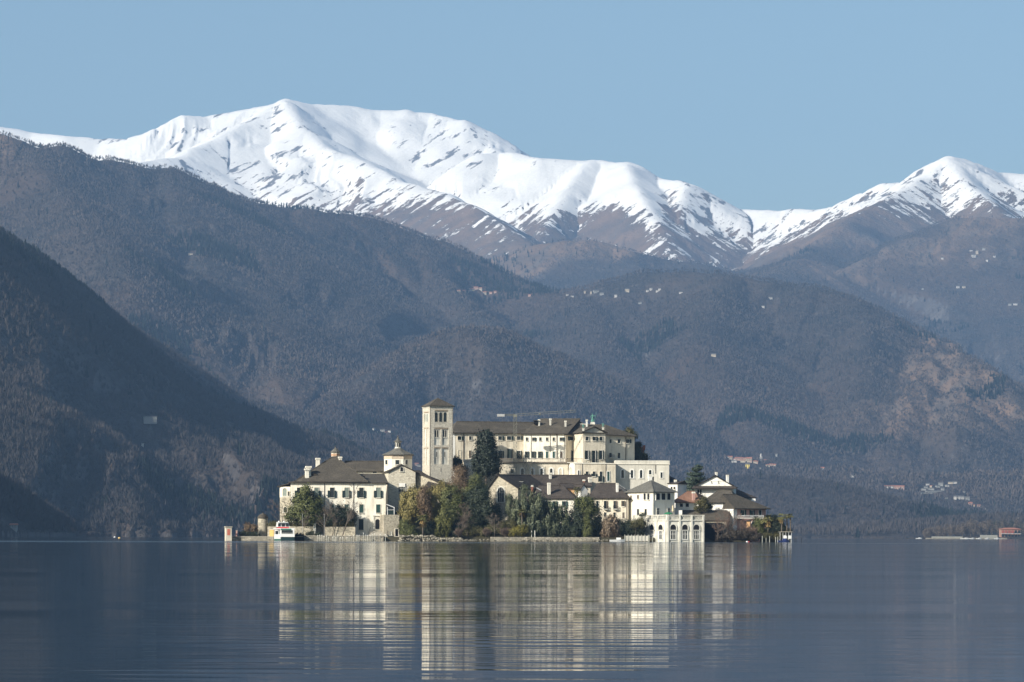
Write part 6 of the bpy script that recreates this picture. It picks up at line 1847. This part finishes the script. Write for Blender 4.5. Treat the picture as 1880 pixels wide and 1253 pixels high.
# ================================================================== 10 far villages
M_far = [plain("far_white_wall", (.47, .45, .41), .9), plain("far_cream_wall", (.43, .37, .28), .9), plain("far_pink_wall", (.42, .29, .23), .9), plain("far_grey_wall", (.27, .27, .25), .9), plain("far_yellow_wall", (.78, .62, .16), .9)]
M_farr = [plain("far_tile_roof", (.38, .16, .10), .9), plain("far_slate_roof", (.12, .11, .10), .9)]
def far_house(u, v, w, h, wall=0, rf=0, lab="", group=None, name="house", cat="house", ymin=2400):
    g = ground_at(u, v + h * .5, ymin)
    s = g.y / F
    CLEAR.append((g.x, g.y, w * s * .5 + 5))
    W_, H_ = w * s, h * s
    D_ = min(max(W_ * .7, 6), 14)
    t = thing(name, lab, cat, tuple(g), group)
    x, y, z = g; z += .8
    ang = (hash((u, v)) % 7 - 3) * .06
    ca, sa = math.cos(ang), math.sin(ang)
    R = lambda a, b_: (x + a * ca - b_ * sa, y + a * sa + b_ * ca)
    mb = MB(); zz = z + H_ * .72 + .2
    mb.prism([R(-W_ / 2, -2), R(W_ / 2, -2), R(W_ / 2, D_), R(-W_ / 2, D_)], z - 6, zz); mb.build('wall', M_far[wall], t)
    mb = MB(); e = .5
    top = [(*R(-W_ / 2 - e, -2 - e), zz), (*R(W_ / 2 + e, -2 - e), zz), (*R(W_ / 2 + e, D_ + e), zz), (*R(-W_ / 2 - e, D_ + e), zz), (*R(-W_ / 2 - e, D_ / 2 - 1), zz + H_ * .3), (*R(W_ / 2 + e, D_ / 2 - 1), zz + H_ * .3)]
    mb.slab(top, [(0, 1, 5, 4), (2, 3, 4, 5), (1, 2, 5), (3, 0, 4)], .3); mb.build('roof', M_farr[rf], t)
    if w >= 6:
        mb = MB(); nn = max(2, int(w / 2.6))
        for k in range(nn):
            a = -W_ / 2 + W_ * (k + .5) / nn
            q = R(a, -2.06)
            for zf in ((.35,) if h < 8 else (.2, .52)):
                mb.box((q[0], q[1], z + H_ * zf + .2), (W_ / nn * .35, .15, H_ * .16), ang)
        o = mb.build('window', M_dark, t); o['kind'] = 'stuff'
    return t
def village(lst, place, group):
    lst = sorted(lst)
    cols = ["white", "cream", "pinkish", "grey", "yellow"]; rfs = ["red tiled", "dark slate"]
    for k, (u, v, w, h, wl, rf) in enumerate(lst):
        far_house(u, v, w, h, wl, rf, "%s house, %s roof, %s from left %s" % (cols[wl], rfs[rf], names_ord[k], place), group)
V1 = [(1332, 840.5, 3, 2, 0, 0), (1336, 841, 3, 2.6, 0, 0), (1341.5, 841.5, 6, 6, 1, 0), (1345, 847.5, 3, 3, 0, 1), (1349.5, 847, 5, 3, 0, 0), (1350, 851.5, 5, 3, 0, 1), (1357, 844, 14, 5, 2, 0), (1366, 845, 10, 5, 1, 0), (1376, 845, 9, 8, 1, 0), (1364, 850, 9, 4, 1, 0), (1382.5, 844.5, 3, 3, 0, 1), (1377, 851, 6, 3, 2, 0), (1386, 850, 6, 4, 1, 0), (1388.5, 851.5, 6, 4, 2, 0), (1372.5, 858, 7.5, 9, 4, 1), (1404, 849, 6, 4, 2, 0), (1410, 856, 6, 4, 1, 0), (1416.5, 855.5, 5, 3, 2, 0), (1422, 857, 5, 5.5, 1, 0), (1425.5, 836.5, 3.5, 4, 3, 1), (1396, 862, 2.5, 2.5, 0, 1)]
village(V1, "in the church spire hamlet", "houses of the hamlet around the church spire")
g = ground_at(1397, 850, 2400); s = g.y / F
CLEAR.append((g.x, g.y, 16))
t = thing("church_tower", "slim white church bell tower with a pointed spire in the far hamlet", "bell tower", tuple(g))
mb = MB(); mb.box((g.x, g.y, g.z + 9 * s / 2 * 1.0), (4.2 * s, 4.2 * s, 9.5 * s)); sh_ = mb.build('shaft', M_far[0], t)
mb = MB(); mb.box((g.x, g.y - 2.15 * s, g.z + 6.5 * s), (1.3 * s, .2, 2.6 * s)); mb.build('belfry_opening', M_dark, sh_)
mb = MB(); mb.lathe((g.x, g.y, g.z + 9.2 * s), [(1.7 * s, 0), (1.5 * s, 3 * s), (.2 * s, 6.2 * s)], 8); mb.build('spire', M_far[0], t)
V2 = [(1627, 896.5, 7, 3.5, 0, 0), (1636, 896.5, 7, 3.5, 0, 0), (1650, 896, 20, 6, 2, 0), (1656, 899, 8, 6, 3, 0), (1703, 890.5, 6, 3, 0, 1), (1700, 896.5, 7, 3, 3, 1), (1709, 894.7, 4, 2.5, 1, 0), (1727, 890.5, 9, 6, 3, 1), (1722, 895.5, 7, 3.5, 3, 1), (1739, 895.5, 8, 3, 0, 1), (1745, 888, 9, 3.5, 1, 1), (1753, 888.5, 8, 3.5, 0, 1), (1709, 900, 12, 3, 3, 1), (1696, 901, 9, 3, 3, 1), (1705, 907, 34, 2.6, 3, 1), (1716, 903, 30, 2.6, 3, 1), (1731, 899, 5, 5, 3, 1), (1739, 917.5, 4, 3, 0, 1), (1754, 914.5, 6, 6, 0, 1), (1764, 915, 12, 6, 0, 1), (1776, 917, 8, 6, 3, 1), (1782, 928, 6, 7, 2, 0), (1787, 930.5, 5, 3, 1, 0), (1797, 931, 6, 3, 2, 0), (1706, 927, 4, 3, 3, 1), (1710, 929, 3, 6, 3, 1), (1808, 934.5, 3, 2, 0, 1), (1770, 903.5, 4, 2, 3, 1), (1813, 911.5, 3, 2, 1, 0)]
village(V2, "in the large village at right", "houses of the big village at the right")
V3 = [(842, 537, 6, 4, 1, 0), (850, 537, 8, 4, 2, 0), (858, 537, 6, 4.5, 1, 0), (866, 537.5, 10, 4, 1, 0), (874, 538, 8, 4, 2, 0), (882, 538, 6, 4, 1, 0), (889, 540, 8, 5, 1, 0), (901, 540, 5, 3, 2, 0), (909, 540.5, 5, 3, 2, 0), (972, 547, 5, 3, 2, 0)]
village(V3, "in the red roofed plateau hamlet", "houses of the plateau hamlet")
V4 = [(1042, 544.5, 4, 2, 0, 1), (1050.5, 546, 5, 3.5, 0, 1), (1074, 540, 2.5, 5, 1, 1), (1085, 539, 3, 5, 1, 1), (1095, 540, 10, 4, 3, 1), (1105, 542, 8, 4, 3, 1), (1130.5, 547, 5, 5, 0, 1), (1151.5, 537, 8, 6, 1, 1), (1189, 537.5, 4, 3, 0, 1), (1195.5, 538.5, 4, 4, 0, 1), (1206, 538.5, 4, 3, 0, 1), (1211, 537.5, 5, 3, 0, 1), (1250, 538.5, 7, 2.5, 0, 1), (1175, 561, 6, 3, 3, 1)]
village(V4, "on the ridge above the monastery", "houses on the ridge above the monastery")
V5 = [(1730, 478.5, 4, 3, 0, 1), (1783, 462, 5, 2, 0, 1), (1788, 473, 7, 6, 0, 1), (1794, 466, 4, 8, 1, 1), (1806, 461, 6, 4, 3, 1), (1812, 479.5, 4, 3, 0, 1), (1826, 478.5, 4, 3, 0, 1), (1759, 528.5, 5, 4, 0, 1), (1770, 530.5, 5, 4, 1, 1), (1694, 534, 4, 2, 3, 1), (1854, 562, 6, 3, 3, 1), (1864, 562.5, 8, 3, 0, 1), (1763, 634.5, 3, 3, 0, 1), (1415, 549.5, 6, 3, 0, 1), (1401, 570.5, 5, 3, 0, 1)]
village(V5, "on the high right slopes", "scattered houses on the high right slopes")
V6 = [(350, 470, 8, 3, 1, 1), (686, 793.5, 4, 3, 0, 1), (693, 795.5, 4, 2, 0, 1), (702, 796, 8, 4, 0, 1), (709, 797, 4, 3, 2, 0), (715, 797, 5, 2.5, 0, 1), (638, 811, 4, 3, 3, 1), (765, 853.5, 6, 4, 2, 0), (769, 858, 6, 3, 3, 1)]
village(V6, "on the left slopes", "scattered houses on the left slopes")
V7 = [(1510, 862.5, 6, 7, 0, 0), (1565, 875.5, 6, 4, 0, 1), (1472, 862, 5, 5, 3, 1), (1460, 861, 3, 2, 3, 1), (1310, 655.5, 9, 5, 1, 1)]
village(V7, "on the open wooded slopes", "lone houses on the wooded slopes")
far_house(277, 786, 24, 3.5, 3, 1, "long grey many windowed building in the woods on the left slope", None, "institute", "building").location += Vector((0, -7, 1.0))
far_house(262, 821, 4, 3, 0, 1, "tiny white house below the long grey building in the left woods")
far_house(25, 970, 12, 8, 3, 0, "old house in deep shade on the left lake shore", None, "shore_house", "house", 2300)
# right shore
M_salmon = plain("salmon_wall", (.36, .21, .15), .9)
g = P(1855, 986, 3500); s = 3500 / F
t = thing("lido_building", "salmon pink two storey building with a row of arches on the right shore", "building", (g.x, 3500, 1.5))
x0, x1 = P(1838, 986, 3500).x, P(1874, 986, 3500).x
mb = MB(); mb.prism([(x0, 3500), (x1, 3502), (x1, 3515), (x0, 3515)], 0, 1.1 + 16.5 * s); mb.build('wall', M_salmon, t)
mb = MB(); mb.slab([(x0 - .6, 3499.2, 1.1 + 16.6 * s), (x1 + .6, 3501, 1.1 + 16.6 * s), (x1 + .6, 3516, 1.1 + 16.6 * s), (x0 - .6, 3516, 1.1 + 16.6 * s), (x0 + 5, 3508, 1.1 + 19 * s), (x1 - 5, 3508, 1.1 + 19 * s)], [(0, 1, 5, 4), (1, 2, 5), (2, 3, 4, 5), (3, 0, 4)], .3); mb.build('roof', M_farr[0], t)
for k in range(6):
    xx = x0 + (x1 - x0) * (k + .5) / 6
    mb = MB(); mb.box((xx, 3499.8 + .3 * k / 5, 1.1 + 11.5 * s), (2.1, .2, 2.8)); mb.build('window', plain("red_awning%d" % k, (.30, .09, .07), .9) if k < 4 else M_glass, t)
    mb = MB(); mb.box((xx, 3499.8 + .3 * k / 5, 1.1 + 4.4 * s), (2.1, .2, 2.2)); mb.build('window', M_glass, t)
mb = MB(); mb.box(((x0 + x1) / 2, 3499, 1.1 + 8 * s), (x1 - x0, 2, .3)); mb.build('balcony', M_boatw, t)
M_quay2 = plain("weathered_concrete", (.34, .33, .28), .9)
def long_wall(u0, u1, Y, h0, h1, mat, name, lab, cat):
    a, b_ = P(u0, 990, Y), P(u1, 990, Y); t = thing(name, lab, cat, (a.x, Y, 0))
    mb = MB(); mb.prism([(a.x, Y), (b_.x, Y + 3), (b_.x, Y + 5), (a.x, Y + 3)], h0, h1); mb.build('wall', mat, t)
long_wall(1711, 1768, 3478, -1, 2.4, M_quay2, "embankment", "pale embankment wall on the spit of the far right shore", "wall")
long_wall(1700, 1850, 3474, -1, 1.1, M_quay, "shore_wall", "low reddish shore wall under the trees on the far right", "wall")
long_wall(1800, 1832, 3490, 0, 4, M_quay2, "lido_wall", "cream terrace wall left of the salmon building", "wall")
long_wall(1816, 1842, 3466, -1, 1.0, M_quay2, "slipway", "pale slipway edge in front of the salmon building", "slipway")
V8 = [(1776, 963.5, 6, 3, 0, 1), (1783, 963.8, 5, 3, 0, 1), (1803, 961.5, 5, 3, 0, 1), (1810, 961, 3, 3, 0, 1), (1816, 961, 4, 3, 0, 1), (1762, 963.5, 3, 2, 3, 1), (1864, 954, 6, 3, 1, 1), (1872, 953, 5, 3, 0, 1), (1851, 955.5, 5, 2, 3, 1)]
village(V8, "behind the right shore trees", "houses behind the right shore trees")
def lone(u, v, h, w, seed, lab, mat, Y):
    rng = np.random.default_rng(seed)
    c = P(u, 986, Y); s = m_px(Y); z = 1.5
    t = thing("shore_tree", lab, "tree", (c.x, c.y, z), "trees along the far right shore")
    bl = [((c.x, c.y, z + h * s * .6), (w * s * .5, w * s * .5, h * s * .42)), ((c.x + w * s * .12, c.y, z + h * s * .8), (w * s * .3, w * s * .3, h * s * .22))]
    V, T = leaves(bl, 900, .7, 40, 1.2, rng, .5)
    crown_obj(t, V, T, mat)
    mb = MB(); mb.tube((c.x, c.y, z - 2), (c.x, c.y, z + h * s * .75), .45, .15, 6); mb.build('trunk', M_bark, t)
L_farb = leafm("far_bare_crowns", (.070, .057, .043), (.165, .128, .094)); L_fard = leafm("far_dark_crowns", (.012, .022, .018), (.04, .055, .035))
rr = random.Random(9)
for k in range(38):
    u = 1699 + k * 4.9 + rr.uniform(-1.5, 1.5)
    hgt = 15 + min((u - 1699) * .17, 15) + rr.uniform(-3, 4)
    dk = (k > 24 and rr.random() < .45)
    lone(u, 986, hgt, rr.uniform(11, 17), 300 + k, "%s tree, %s from the left along the far right shore" % ("dark evergreen" if dk else "brown leafless", names_ord[k]), L_fard if dk else L_farb, rr.uniform(3520, 3570) + (25 if u > 1833 else 0))
make_woods(46000, 2300, 5600, 15, "near_woods", "bare winter woods on the near slopes at the left of the lake", 3, 1.0, .02, .042, .55)
make_woods(110000, 5600, 12500, 5, "far_woods", "bare winter woods and conifer patches on the far slopes", 4, 1.1, .05, .09)
for m in bpy.data.meshes:
    m.name = m.name
